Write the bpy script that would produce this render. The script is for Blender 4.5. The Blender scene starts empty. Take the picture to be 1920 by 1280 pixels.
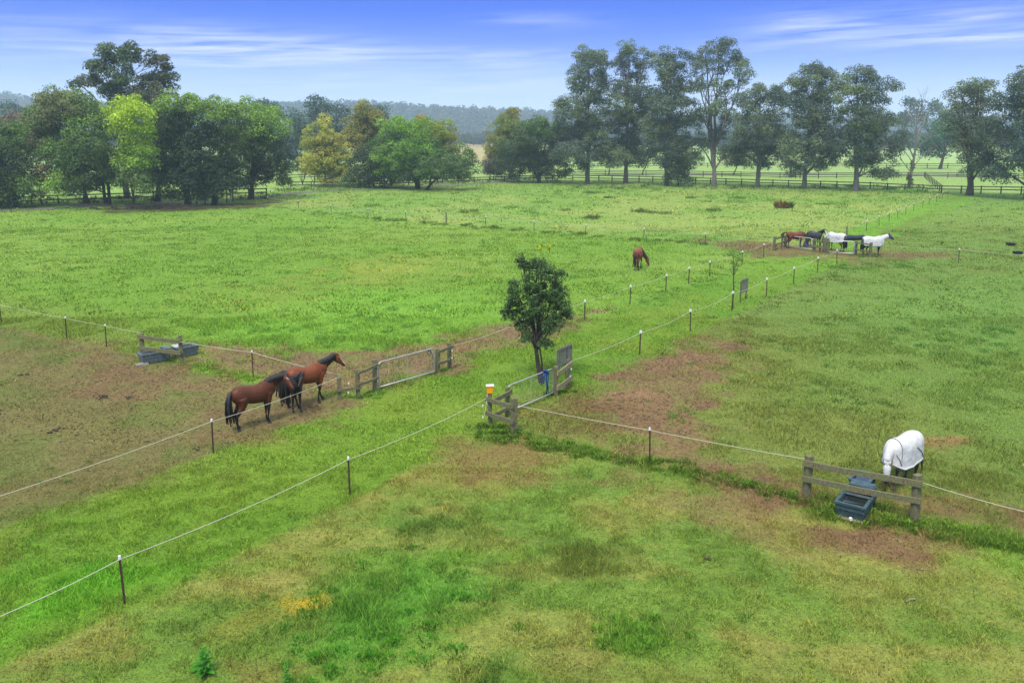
import bpy, math, random
import numpy as np
from mathutils import Vector, Matrix
R = math.radians
random.seed(7)
SC = bpy.context.scene
COL = SC.collection

# ------------------------------------------------------------------ camera
H = 10.1; F = 1550.0; TH = R(9.5); PY0 = 509.0
cam_d = bpy.data.cameras.new('camera'); cam = bpy.data.objects.new('camera', cam_d); COL.objects.link(cam)
cam.location = (0, 0, H); cam.rotation_euler = (R(90) - TH, 0, 0)
cam_d.lens = F / 1920 * 36; cam_d.sensor_width = 36; cam_d.shift_y = -(640 - PY0) / 1920
cam_d.clip_start = 0.3; cam_d.clip_end = 20000
SC.camera = cam

# ------------------------------------------------------------------ sky and sun
SUN_EL, SUN_ROT = R(58), R(200)
EXPOSURE = 1.45
w = bpy.data.worlds.new('World'); SC.world = w; w.use_nodes = True
nt = w.node_tree; nt.nodes.clear()
def N(tree, t, **k):
    n = tree.nodes.new(t)
    for a, b in k.items(): setattr(n, a, b)
    return n
def M(tree, op, a, b=None, c=None, clamp=False):
    n = tree.nodes.new('ShaderNodeMath'); n.operation = op; n.use_clamp = clamp
    for i, v in enumerate((a, b, c)):
        if v is None: continue
        if isinstance(v, (int, float)): n.inputs[i].default_value = v
        else: tree.links.new(v, n.inputs[i])
    return n.outputs[0]
def MIX(tree, f, a, b, mode='MIX'):
    n = tree.nodes.new('ShaderNodeMix'); n.data_type = 'RGBA'; n.blend_type = mode
    for i, v in ((0, f), (6, a), (7, b)):
        if isinstance(v, (int, float)): n.inputs[i].default_value = v
        elif isinstance(v, tuple): n.inputs[i].default_value = (*v, 1)
        else: tree.links.new(v, n.inputs[i])
    return n.outputs[2]
sky = N(nt, 'ShaderNodeTexSky', sky_type='NISHITA', sun_disc=False, sun_elevation=SUN_EL, sun_rotation=SUN_ROT)
sky.air_density = 1.0; sky.dust_density = 0.6
tc = N(nt, 'ShaderNodeTexCoord'); sp = N(nt, 'ShaderNodeSeparateXYZ'); nt.links.new(tc.outputs['Generated'], sp.inputs[0])
az = M(nt, 'ARCTAN2', sp.outputs[0], sp.outputs[1]); el = M(nt, 'ARCSINE', sp.outputs[2])
rmp = N(nt, 'ShaderNodeValToRGB'); nt.links.new(M(nt, 'MULTIPLY', el, 1 / R(90), clamp=True), rmp.inputs[0])
cr = rmp.color_ramp
stops = [(0.0, (.27, .325, .41)), (.02, (.24, .305, .42)), (.040, (.14, .21, .40)), (.062, (.045, .10, .37)), (.085, (.010, .056, .35)), (.10, (.003, .042, .34)),
         (.22, (.09, .17, .44)), (.40, (.52, .57, .64)), (1.0, (.86, .87, .86))]
cr.elements[0].position, cr.elements[0].color = stops[0][0], (*stops[0][1], 1)
cr.elements[1].position, cr.elements[1].color = stops[-1][0], (*stops[-1][1], 1)
for p, c in stops[1:-1]:
    e = cr.elements.new(p); e.color = (*c, 1)
# thin cirrus streaks, in bands drawn out along the wind
cxyz = N(nt, 'ShaderNodeCombineXYZ')
nt.links.new(M(nt, 'MULTIPLY', az, 3.0), cxyz.inputs[0])
nt.links.new(M(nt, 'ADD', M(nt, 'MULTIPLY', el, 52.0), M(nt, 'MULTIPLY', az, -1.6)), cxyz.inputs[1])
ns = N(nt, 'ShaderNodeTexNoise'); ns.inputs['Scale'].default_value = 2.6; ns.inputs['Detail'].default_value = 7; ns.inputs['Roughness'].default_value = .58
ns.inputs['Distortion'].default_value = .5
nt.links.new(cxyz.outputs[0], ns.inputs['Vector'])
bank = None
for (px, py, rx, ry, s) in [(560, 112, 200, 24, 1.0), (420, 105, 120, 22, .6), (1020, 50, 90, 12, .45), (950, 120, 130, 20, .6), (1480, 70, 100, 20, .7),
                            (1690, 66, 110, 12, .95), (1760, 100, 320, 14, .9), (60, 115, 240, 20, .5), (250, 80, 260, 20, .25), (900, 165, 500, 18, .45), (1850, 30, 200, 22, .35)]:
    a = M(nt, 'MULTIPLY', M(nt, 'SUBTRACT', az, (px - 960) / F), F / rx); b = M(nt, 'MULTIPLY', M(nt, 'SUBTRACT', el, (250 - py) / F), F / ry)
    g = M(nt, 'MULTIPLY', M(nt, 'EXPONENT', M(nt, 'MULTIPLY', M(nt, 'ADD', M(nt, 'MULTIPLY', a, a), M(nt, 'MULTIPLY', b, b)), -.8)), s)
    bank = g if bank is None else M(nt, 'ADD', bank, g)
stre = M(nt, 'MULTIPLY', M(nt, 'SUBTRACT', ns.outputs[0], .34, clamp=True), 2.3, clamp=True)
high = M(nt, 'MULTIPLY', M(nt, 'SUBTRACT', el, .2, clamp=True), 1.4, clamp=True)      # more thin cloud overhead
cov = M(nt, 'MULTIPLY', M(nt, 'ADD', M(nt, 'ADD', bank, high), .01), stre, clamp=True)
col = MIX(nt, M(nt, 'MULTIPLY', cov, .85), rmp.outputs[0], (.37, .39, .44))
sk = MIX(nt, 1.0, sky.outputs[0], (.10, .10, .10), 'MULTIPLY')
col = MIX(nt, .03, col, sk)
bg = N(nt, 'ShaderNodeBackground'); nt.links.new(col, bg.inputs[0]); bg.inputs[1].default_value = 1.0
wo = N(nt, 'ShaderNodeOutputWorld'); nt.links.new(bg.outputs[0], wo.inputs[0])
sd = bpy.data.lights.new('sun', 'SUN'); sd.energy = 1.5; sd.angle = R(14); sd.color = (1, .96, .88)
so = bpy.data.objects.new('sun', sd); COL.objects.link(so)
# direction towards the sun for SUN_ROT (Blender's sky: rotation clockwise from +Y)
sdir = Vector((math.sin(SUN_ROT) * math.cos(SUN_EL), math.cos(SUN_ROT) * math.cos(SUN_EL), math.sin(SUN_EL)))
so.rotation_euler = sdir.to_track_quat('Z', 'Y').to_euler()
SC.view_settings.view_transform = 'Standard'; SC.view_settings.look = 'None'
SC.view_settings.exposure = EXPOSURE; SC.view_settings.gamma = 1; SC.view_settings.use_curve_mapping = False
SC.cycles.volume_bounces = 1; SC.cycles.volume_step_rate = 4
SC.cycles.max_bounces = 6; SC.cycles.diffuse_bounces = 3

# ------------------------------------------------------------------ survey helpers (photo survey marks -> places on the ground)
cT, sT = math.cos(TH), math.sin(TH)
def ray(px, py):
    xc = (px - 960) / F; yc = -(py - PY0) / F
    return Vector((xc, yc * sT + cT, yc * cT - sT))
def G(px, py, z=0.0):
    d = ray(px, py); t = (z - H) / d.z
    return Vector((d.x * t, d.y * t, z))
def P(px, py, Y):
    d = ray(px, py); t = Y / d.y
    return Vector((d.x * t, Y, H + d.z * t))
def mpp(Y):                      # metres per survey pixel at distance Y
    return Y / cT / F
def lin(c):
    c = np.array(c, float) / 255.0
    return np.where(c <= .04045, c / 12.92, ((c + .055) / 1.055) ** 2.4)
KG = .56                          # photograph brightness -> base colour
def alb(c, k=KG): return lin(c) * k

# ------------------------------------------------------------------ value noise
def _h(i, j, s):
    n = (i.astype(np.int64) * 374761393 + j.astype(np.int64) * 668265263 + s * 974634777) & 0xffffffff
    n = ((n ^ (n >> 13)) * 1274126177) & 0xffffffff
    return ((n ^ (n >> 16)) & 0xffff) / 65535.0
def vn(x, y, s=0):
    xi = np.floor(x); yi = np.floor(y); fx = x - xi; fy = y - yi
    fx = fx * fx * (3 - 2 * fx); fy = fy * fy * (3 - 2 * fy)
    a = _h(xi, yi, s); b = _h(xi + 1, yi, s); c = _h(xi, yi + 1, s); d = _h(xi + 1, yi + 1, s)
    return (a * (1 - fx) + b * fx) * (1 - fy) + (c * (1 - fx) + d * fx) * fy
def fbm(x, y, sc, s=0, o=4):
    v = 0; a = .5; t = 0
    for k in range(o):
        v = v + a * vn(x / sc * 2 ** k + 17.3 * k, y / sc * 2 ** k - 9.1 * k, s + k); t += a; a *= .55
    return v / t
def sst(e0, e1, v):
    t = np.clip((v - e0) / (e1 - e0), 0, 1); return t * t * (3 - 2 * t)

# ------------------------------------------------------------------ mesh helpers
def np_mesh(name, V, Fc, mat, col=None, smooth=False):
    me = bpy.data.meshes.new(name)
    V = np.asarray(V, np.float32); Fc = np.asarray(Fc, np.int32); k = Fc.shape[1]
    me.vertices.add(len(V)); me.vertices.foreach_set('co', V.ravel())
    me.loops.add(Fc.size); me.loops.foreach_set('vertex_index', Fc.ravel())
    me.polygons.add(len(Fc)); me.polygons.foreach_set('loop_start', np.arange(len(Fc), dtype=np.int32) * k)
    me.polygons.foreach_set('loop_total', np.full(len(Fc), k, np.int32))
    if smooth: me.polygons.foreach_set('use_smooth', np.ones(len(Fc), bool))
    if col is not None:
        a = me.attributes.new('Col', 'FLOAT_COLOR', 'POINT')
        c = np.ones((len(V), 4), np.float32); c[:, :3] = col; a.data.foreach_set('color', c.ravel())
    me.materials.append(mat); me.update()
    return me
def link(name, me, parent=None, loc=None, kind=None):
    o = bpy.data.objects.new(name, me); COL.objects.link(o)
    if parent: o.parent = parent
    if loc is not None: o.location = loc
    if kind: o['kind'] = kind
    return o
def thing(name, label, cat, loc=(0, 0, 0), rz=0, group=None):
    o = bpy.data.objects.new(name, None); COL.objects.link(o); o.location = loc; o.rotation_euler = (0, 0, rz)
    o.empty_display_size = .2; o['label'] = label; o['category'] = cat
    if group: o['group'] = group
    return o
def tag(o, label, cat, group=None):
    o['label'] = label; o['category'] = cat
    if group: o['group'] = group
    return o
class MB:
    def __init__(s): s.v = []; s.f = []
    def add(s, v, f):
        n = len(s.v); s.v += [tuple(p) for p in v]; s.f += [tuple(i + n for i in q) for q in f]; return s
    def box(s, c, d, rot=None, jit=0, taper=1.0):
        v = []
        for z in (-1, 1):
            for x, y in ((-1, -1), (1, -1), (1, 1), (-1, 1)):
                k = taper if z > 0 else 1
                p = Vector((x * d[0] / 2 * k, y * d[1] / 2 * k, z * d[2] / 2)) + Vector([random.uniform(-jit, jit) for _ in range(3)])
                if rot: p = rot @ p
                v.append(p + Vector(c))
        return s.add(v, [(0, 3, 2, 1), (4, 5, 6, 7), (0, 1, 5, 4), (1, 2, 6, 5), (2, 3, 7, 6), (3, 0, 4, 7)])
    def tube(s, pts, rad, seg=8, flat=1.0, up=(0, 0, 1), cap=True):
        pts = [Vector(p) for p in pts]; n = len(pts)
        if isinstance(rad, (int, float)): rad = [rad] * n
        v = []; upv = Vector(up)
        for i, p in enumerate(pts):
            t = (pts[min(i + 1, n - 1)] - pts[max(i - 1, 0)]).normalized()
            a = t.cross(upv)
            if a.length < .05: a = t.cross(Vector((1, .1, 0)))
            a.normalize(); b = a.cross(t).normalized()
            r = rad[i]; ra, rb = (r if isinstance(r, tuple) else (r * flat, r))
            for k in range(seg):
                q = 2 * math.pi * k / seg
                v.append(p + a * math.cos(q) * ra + b * math.sin(q) * rb)
        f = [(i * seg + k, i * seg + (k + 1) % seg, (i + 1) * seg + (k + 1) % seg, (i + 1) * seg + k) for i in range(n - 1) for k in range(seg)]
        if cap: f += [tuple(range(seg))[::-1], tuple((n - 1) * seg + k for k in range(seg))]
        return s.add(v, f)
    def ell(s, c, r, seg=12, rings=8):
        v = [(c[0], c[1], c[2] - r[2])]
        for i in range(1, rings):
            a = math.pi * i / rings
            for k in range(seg):
                q = 2 * math.pi * k / seg
                v.append((c[0] + r[0] * math.sin(a) * math.cos(q), c[1] + r[1] * math.sin(a) * math.sin(q), c[2] - r[2] * math.cos(a)))
        v.append((c[0], c[1], c[2] + r[2])); L = len(v) - 1
        f = [(0, 1 + (k + 1) % seg, 1 + k) for k in range(seg)]
        for i in range(rings - 2):
            for k in range(seg):
                a = 1 + i * seg + k; b = 1 + i * seg + (k + 1) % seg
                f.append((a, b, b + seg, a + seg))
        f += [(L, 1 + (rings - 2) * seg + k, 1 + (rings - 2) * seg + (k + 1) % seg) for k in range(seg)]
        return s.add(v, f)
    def mesh(s, name, mat, smooth=False, bevel=0):
        me = bpy.data.meshes.new(name); me.from_pydata(s.v, [], s.f); me.materials.append(mat)
        if bevel:
            import bmesh
            bm = bmesh.new(); bm.from_mesh(me); bmesh.ops.bevel(bm, geom=bm.edges[:], offset=bevel, segments=1, affect='EDGES'); bm.to_mesh(me); bm.free()
        if smooth: me.polygons.foreach_set('use_smooth', [True] * len(me.polygons))
        me.update(); return me
    def obj(s, name, mat, parent=None, smooth=False, bevel=0, kind=None):
        return link(name, s.mesh(name, mat, smooth, bevel), parent, kind=kind)
def rotz_to(d):
    return Matrix.Rotation(math.atan2(d[1], d[0]), 3, 'Z')
def frame_along(p0, p1):
    d = (Vector(p1) - Vector(p0)); return d.to_track_quat('X', 'Z').to_matrix(), d.length

# ------------------------------------------------------------------ materials
def mat(name, c=(.5, .5, .5), rough=.8, metal=0, attr=False, nscale=0, namt=.3, bump=0, bscale=40, trans=0, c2=None, stretch=None, coords='Object', spec=.3):
    m = bpy.data.materials.new(name); m.use_nodes = True; t = m.node_tree; b = t.nodes['Principled BSDF']
    b.inputs['Roughness'].default_value = rough; b.inputs['Metallic'].default_value = metal; b.inputs['Specular IOR Level'].default_value = spec
    src = None
    if attr:
        at = N(t, 'ShaderNodeAttribute', attribute_name='Col'); src = at.outputs['Color']
    else: src = tuple(c)
    co = N(t, 'ShaderNodeTexCoord').outputs[coords]
    if stretch:
        mp = N(t, 'ShaderNodeMapping'); mp.inputs['Scale'].default_value = stretch; t.links.new(co, mp.inputs[0]); co = mp.outputs[0]
    if nscale:
        n = N(t, 'ShaderNodeTexNoise'); n.inputs['Scale'].default_value = nscale; n.inputs['Detail'].default_value = 5; n.inputs['Roughness'].default_value = .65
        t.links.new(co, n.inputs['Vector'])
        if c2 is not None:
            f = M(t, 'MULTIPLY', M(t, 'SUBTRACT', n.outputs[0], .42, clamp=True), 5.0, clamp=True)
            src = MIX(t, f, src, tuple(c2))
        n2 = N(t, 'ShaderNodeTexNoise'); n2.inputs['Scale'].default_value = nscale * 4.3; n2.inputs['Detail'].default_value = 3
        t.links.new(co, n2.inputs['Vector'])
        g = M(t, 'ADD', M(t, 'MULTIPLY', M(t, 'SUBTRACT', M(t, 'ADD', n.outputs[0], n2.outputs[0]), 1.0), namt * 2), 1.0)
        gc = N(t, 'ShaderNodeCombineColor'); [t.links.new(g, gc.inputs[i]) for i in range(3)]
        src = MIX(t, 1.0, src, gc.outputs[0], 'MULTIPLY')
    if isinstance(src, tuple): b.inputs['Base Color'].default_value = (*src, 1)
    else: t.links.new(src, b.inputs['Base Color'])
    if bump:
        n = N(t, 'ShaderNodeTexNoise'); n.inputs['Scale'].default_value = bscale; n.inputs['Detail'].default_value = 4
        t.links.new(co, n.inputs['Vector'])
        bp = N(t, 'ShaderNodeBump'); bp.inputs['Strength'].default_value = bump; bp.inputs['Distance'].default_value = .05
        t.links.new(n.outputs[0], bp.inputs['Height']); t.links.new(bp.outputs[0], b.inputs['Normal'])
    if trans:
        tr = N(t, 'ShaderNodeBsdfTranslucent'); mx = N(t, 'ShaderNodeMixShader'); mx.inputs[0].default_value = trans
        if isinstance(src, tuple): tr.inputs[0].default_value = (*src, 1)
        else: t.links.new(src, tr.inputs[0])
        t.links.new(b.outputs[0], mx.inputs[1]); t.links.new(tr.outputs[0], mx.inputs[2]); t.links.new(mx.outputs[0], t.nodes['Material Output'].inputs[0])
    return m
M_leaf = mat('leaf', attr=True, rough=.6, trans=.30, spec=.25)
M_grass = mat('grass_blade', attr=True, rough=.7, trans=.35, spec=.15)
M_wood = mat('weathered_timber', (.155, .135, .075), .9, nscale=9, namt=.8, c2=(.10, .115, .045), bump=.5, bscale=30, stretch=(1, 1, .35))
M_woodgrey = mat('grey_timber', (.125, .115, .09), .9, nscale=8, namt=.9, c2=(.20, .185, .15), bump=.4, bscale=30)
M_woodpale = mat('pale_timber', (.27, .23, .13), .9, nscale=7, namt=.6, c2=(.19, .18, .08), bump=.3)
M_board = mat('dark_fence_timber', (.045, .040, .032), .9, nscale=3, namt=.6, c2=(.085, .075, .055))
M_slat = mat('silver_grey_board', (.17, .165, .15), .85, nscale=10, namt=.7, c2=(.10, .10, .09), stretch=(4, 4, .5))
M_galv = mat('galvanised_steel', (.42, .42, .43), .42, .55, nscale=12, namt=.15)
M_wire = mat('wire', (.16, .16, .15), .6, .3, nscale=5)
M_stake = mat('rusty_steel_stake', (.055, .035, .028), .75, .3, nscale=30, namt=.6, c2=(.10, .045, .03))
M_cap = mat('white_plastic_cap', (.62, .62, .60), .45, nscale=30, namt=.1)
M_rope = mat('white_electric_rope', (.46, .45, .33), .7, nscale=60, namt=.2)
M_teal = mat('grey_green_plastic', (.085, .115, .112), .5, nscale=9, namt=.4, c2=(.12, .145, .135), bump=.1)
M_teald = mat('blue_green_plastic', (.030, .062, .070), .5, nscale=9, namt=.4, c2=(.05, .085, .09), bump=.1)
M_water = mat('trough_water', (.012, .016, .012), .05, nscale=3, namt=.3, spec=.8)
M_black = mat('black_plastic', (.012, .013, .018), .5, nscale=8, namt=.3)
M_navy = mat('navy_cover', (.018, .026, .045), .75, nscale=5, namt=.6, bump=.5, bscale=6)
M_blue = mat('blue_webbing', (.012, .05, .17), .7, nscale=20, namt=.5)
M_orange = mat('orange_plastic', (.72, .29, .004), .45, nscale=20, namt=.1)
M_white = mat('white_plastic', (.6, .6, .58), .5, nscale=20, namt=.08)
M_bark = mat('brown_bark', (.060, .048, .036), .95, nscale=2.2, namt=.8, c2=(.032, .026, .02), bump=.6, bscale=8)
M_barkgum = mat('pale_gum_bark', (.17, .155, .13), .9, nscale=1.2, namt=.8, c2=(.075, .065, .052), bump=.4, bscale=5, stretch=(1, 1, .4))
M_barkred = mat('reddish_bark', (.15, .10, .07), .9, nscale=1.2, namt=.7, c2=(.07, .055, .045), bump=.4, bscale=5)
M_stone = mat('stone', (.22, .20, .16), .95, nscale=14, namt=.6, bump=.5)
M_dung = mat('dark_dung', (.05, .038, .024), .95, nscale=14, namt=.8, bump=.6)
M_path = mat('gravel', (.135, .125, .11), .95, nscale=.9, namt=.5, c2=(.10, .10, .06), bump=.3)
M_litter = mat('litter', (.052, .036, .026), .95, nscale=3, namt=.9, bump=.6)
M_coat = mat('horse_coat', attr=True, rough=.5, nscale=5, namt=.4, spec=.22, bump=.15, bscale=9)
M_hair = mat('black_hair', (.010, .008, .008), .55, nscale=30, namt=.6, stretch=(1, 1, .2), spec=.4)
M_hairr = mat('chestnut_hair', (.055, .018, .010), .55, nscale=30, namt=.6, stretch=(1, 1, .2))
M_rug = mat('white_rug_fabric', (.54, .54, .53), .9, nscale=4, namt=.10, bump=1.0, bscale=4, c2=(.42, .42, .40))
M_trim = mat('grey_rug_binding', (.07, .075, .085), .8, nscale=30)
M_mask = mat('blue_fly_mesh', (.045, .055, .12), .8, nscale=30, namt=.3)
M_eye = mat('eye', (.005, .004, .004), .15, nscale=10)
M_hoof = mat('hoof', (.03, .026, .022), .6, nscale=30)
M_hill = mat('hill_soil', (.035, .05, .028), 1, nscale=.02, namt=.5)

# ground material: colour attribute, grain of several sizes, fine relief
def ground_mat():
    m = bpy.data.materials.new('pasture'); m.use_nodes = True; t = m.node_tree; b = t.nodes['Principled BSDF']
    b.inputs['Roughness'].default_value = .95; b.inputs['Specular IOR Level'].default_value = .1
    co = N(t, 'ShaderNodeTexCoord').outputs['Object']
    src = N(t, 'ShaderNodeAttribute', attribute_name='Col').outputs['Color']
    g = None
    for sc, am in ((.9, .5), (4.5, .9), (17, 1.3), (50, 1.3)):
        n = N(t, 'ShaderNodeTexNoise'); n.inputs['Scale'].default_value = sc; n.inputs['Detail'].default_value = 4; n.inputs['Roughness'].default_value = .6
        t.links.new(co, n.inputs['Vector'])
        q = M(t, 'MULTIPLY', M(t, 'SUBTRACT', n.outputs[0], .5), am)
        g = q if g is None else M(t, 'ADD', g, q)
    f = M(t, 'ADD', g, 1.0)
    gc = N(t, 'ShaderNodeCombineColor'); [t.links.new(f, gc.inputs[i]) for i in range(3)]
    src = MIX(t, 1.0, src, gc.outputs[0], 'MULTIPLY')
    n = N(t, 'ShaderNodeTexNoise'); n.inputs['Scale'].default_value = 7; n.inputs['Detail'].default_value = 3; t.links.new(co, n.inputs['Vector'])
    src = MIX(t, M(t, 'MULTIPLY', M(t, 'SUBTRACT', n.outputs[0], .52, clamp=True), 2.5, clamp=True), src, MIX(t, 1.0, src, (1.5, 1.2, .9), 'MULTIPLY'))
    t.links.new(src, b.inputs['Base Color'])
    n = N(t, 'ShaderNodeTexNoise'); n.inputs['Scale'].default_value = 14; n.inputs['Detail'].default_value = 6; n.inputs['Roughness'].default_value = .7; t.links.new(co, n.inputs['Vector'])
    bp = N(t, 'ShaderNodeBump'); bp.inputs['Strength'].default_value = .9; bp.inputs['Distance'].default_value = .06
    t.links.new(n.outputs[0], bp.inputs['Height']); t.links.new(bp.outputs[0], b.inputs['Normal'])
    return m
M_ground = ground_mat()

# ------------------------------------------------------------------ the lie of the land: paddocks, bare patches, lush patches
def wpoly(pts): return np.array([G(x, y)[:2] for x, y in pts])
def sdist(x, y, poly):               # signed distance to a polygon on the ground (inside positive), metres
    n = len(poly); d = np.full(x.shape, 1e18); ins = np.zeros(x.shape, bool)
    for i in range(n):
        ax, ay = poly[i]; bx, by = poly[(i + 1) % n]
        ex, ey = bx - ax, by - ay; wx, wy = x - ax, y - ay
        t = np.clip((wx * ex + wy * ey) / (ex * ex + ey * ey + 1e-9), 0, 1)
        d = np.minimum(d, (wx - ex * t) ** 2 + (wy - ey * t) ** 2)
        c = ((ay > y) != (by > y)); xs = ax + (y - ay) / (by - ay + 1e-12) * ex
        ins ^= c & (x < xs)
    d = np.sqrt(d); return np.where(ins, d, -d)
def line_side(x, y, a, b):            # >0 on the left of a->b, metres
    a = G(*a); b = G(*b); d = (b - a).normalized()
    return -(x - a.x) * d.y + (y - a.y) * d.x
# the three long straight fence lines
LA = ((234, 1130), (1569, 494)); LB = ((399, 850), (1700, 393)); LC = ((123, 634), (1714, 975)); LG = ((690, 408), (1322, 459))
def zones(x, y):
    a = line_side(x, y, *LA)      # >0: lane side and beyond to the left
    b = line_side(x, y, *LB)
    c = line_side(x, y, *LC)      # >0: beyond the near cross fence
    g = line_side(x, y, *LG)
    return a, b, c, g
BARE = [  # (polygon, softness m, strength, sRGB colour)
    ([(-200, 660), (60, 650), (240, 665), (340, 700), (480, 730), (640, 750), (560, 790), (400, 850), (250, 900), (60, 960), (-200, 1080)], 1.8, .42, (140, 128, 84)),
    ([(150, 672), (250, 672), (350, 705), (520, 735), (640, 748), (560, 790), (400, 800), (300, 745), (150, 720)], 1.6, .72, (144, 118, 86)),
    ([(360, 655), (470, 652), (600, 668), (760, 648), (900, 622), (1010, 600), (1130, 578), (1105, 604), (980, 640), (850, 690), (700, 728), (620, 745), (470, 702), (380, 683)], .9, .95, (146, 122, 90)),
    ([(1090, 752), (1120, 715), (1200, 675), (1290, 648), (1390, 640), (1400, 670), (1330, 720), (1290, 790), (1330, 870), (1480, 905), (1500, 925), (1380, 905), (1250, 860), (1140, 800)], 1.1, .95, (148, 120, 90)),
    ([(1480, 905), (1640, 925), (1800, 930), (1960, 965), (1960, 1000), (1760, 975), (1500, 935)], .9, .8, (145, 118, 82)),
    ([(960, 760), (1100, 745), (1180, 800), (1120, 815), (1000, 790)], 1.0, .7, (128, 108, 66)),
    ([(850, 830), (960, 822), (1090, 850), (1060, 890), (900, 895), (820, 870)], .9, .7, (152, 122, 80)),
    ([(1180, 905), (1400, 930), (1640, 985), (1820, 1030), (1700, 1050), (1480, 1010), (1300, 960)], 1.0, .7, (148, 126, 86)),
    ([(1480, 955), (1570, 985), (1760, 1010), (1800, 1028), (1650, 1035), (1500, 1000)], .7, .85, (146, 116, 86)),
    ([(1730, 818), (1790, 822), (1780, 838), (1735, 834)], .4, .8, (165, 132, 88)),
    ([(1310, 448), (1460, 455), (1540, 462), (1600, 470), (1720, 475), (1810, 468), (1760, 484), (1600, 484), (1420, 482), (1340, 462)], 1.6, .9, (128, 102, 76)),
    ([(1610, 452), (1700, 418), (1790, 372), (1800, 366), (1780, 380), (1680, 440), (1650, 462)], 1.2, .75, (120, 112, 62)),
    ([(1590, 484), (1690, 487), (1640, 500), (1570, 496)], 1.0, .6, (124, 116, 68)),
    ([(500, 1130), (600, 1110), (620, 1130), (560, 1160), (440, 1200), (380, 1205), (420, 1180)], .5, .6, (150, 146, 62)),
    ([(540, 1125), (600, 1115), (600, 1135), (545, 1145)], .3, .95, (190, 168, 48)),
    ([(240, 1205), (300, 1195), (280, 1240), (100, 1290), (0, 1330), (60, 1270)], .5, .5, (150, 122, 72)),
    ([(420, 1235), (520, 1215), (560, 1250), (500, 1300), (400, 1300)], .4, .5, (150, 122, 70)),
    ([(980, 1230), (1100, 1215), (1160, 1250), (1080, 1300), (960, 1300)], .5, .35, (140, 118, 68)),
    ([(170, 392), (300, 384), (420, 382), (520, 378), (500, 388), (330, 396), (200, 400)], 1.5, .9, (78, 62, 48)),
    ([(620, 495), (760, 480), (860, 500), (720, 530), (620, 520)], 3, .5, (165, 170, 75)),
    ([(400, 555), (520, 530), (620, 535), (560, 590), (440, 590)], 3, .4, (150, 165, 72)),
    ([(840, 270), (935, 268), (945, 300), (850, 306)], 8, .9, (190, 165, 115)),
    ([(200, 655), (80, 640), (-60, 625), (-60, 612), (100, 628), (260, 655)], 1.2, .4, (140, 130, 80)),
]
LUSH = [  # (polygon, softness, strength, colour, extra blade height)
    ([(880, 800), (960, 800), (1100, 835), (1220, 862), (1400, 905), (1520, 935), (1700, 975), (1960, 1020), (1960, 1040), (1760, 1010), (1560, 975), (1400, 925), (1220, 885), (1060, 845), (900, 830)], .35, 1, (98, 132, 48), .10),
    ([(345, 678), (400, 680), (480, 705), (500, 718), (440, 715), (360, 695)], .35, 1, (118, 165, 55), .06),
    ([(640, 1100), (760, 1060), (900, 1080), (890, 1150), (740, 1180), (720, 1250), (560, 1260), (600, 1170)], .7, .85, (92, 148, 52), .09),
    ([(890, 1230), (960, 1220), (960, 1300), (860, 1300)], .4, .7, (84, 126, 48), .09),
    ([(1130, 1170), (1220, 1160), (1250, 1200), (1180, 1240), (1120, 1210)], .35, .8, (96, 150, 48), .12),
    ([(1290, 915), (1400, 920), (1390, 945), (1290, 945)], .5, .6, (92, 150, 52), .03),
    ([(1050, 1020), (1160, 1010), (1170, 1075), (1060, 1080)], .5, .6, (90, 112, 44), .08),
    ([(740, 965), (900, 960), (900, 1000), (760, 1010)], .5, .6, (88, 122, 48), .06),
    ([(1600, 560), (1900, 520), (1960, 700), (1800, 740), (1700, 660)], 4, .35, (106, 152, 68), .04),
    ([(1500, 655), (1650, 650), (1640, 760), (1500, 745)], 2, .3, (104, 148, 64), .03),
    ([(500, 560), (900, 540), (940, 610), (700, 640), (420, 645), (330, 620)], 3, .55, (118, 170, 58), .05),
    ([(1290, 440), (1450, 462), (1400, 480), (1280, 452)], 1.5, .5, (92, 140, 58), .12),
    ([(560, 700), (640, 745), (560, 790), (380, 870), (250, 905), (60, 960), (-100, 1050), (-100, 1120), (300, 930), (640, 780), (900, 690), (880, 680)], .4, .0, (110, 165, 48), 0),
    ([(1000, 1040), (-50, 1100), (60, 1060)], .5, .3, (95, 165, 40), .03),
    ([(60, 1110), (180, 1060), (230, 1090), (120, 1160), (0, 1200)], .5, .6, (96, 170, 40), .05),
    ([(1800, 1020), (1960, 1030), (1960, 1120), (1820, 1060)], .8, .5, (118, 158, 58), .02),
]
BAREW = [(wpoly(p), s, k, alb(c)) for p, s, k, c in BARE]
LUSHW = [(wpoly(p), s, k, alb(c), h) for p, s, k, c, h in LUSH if k > 0]
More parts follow.
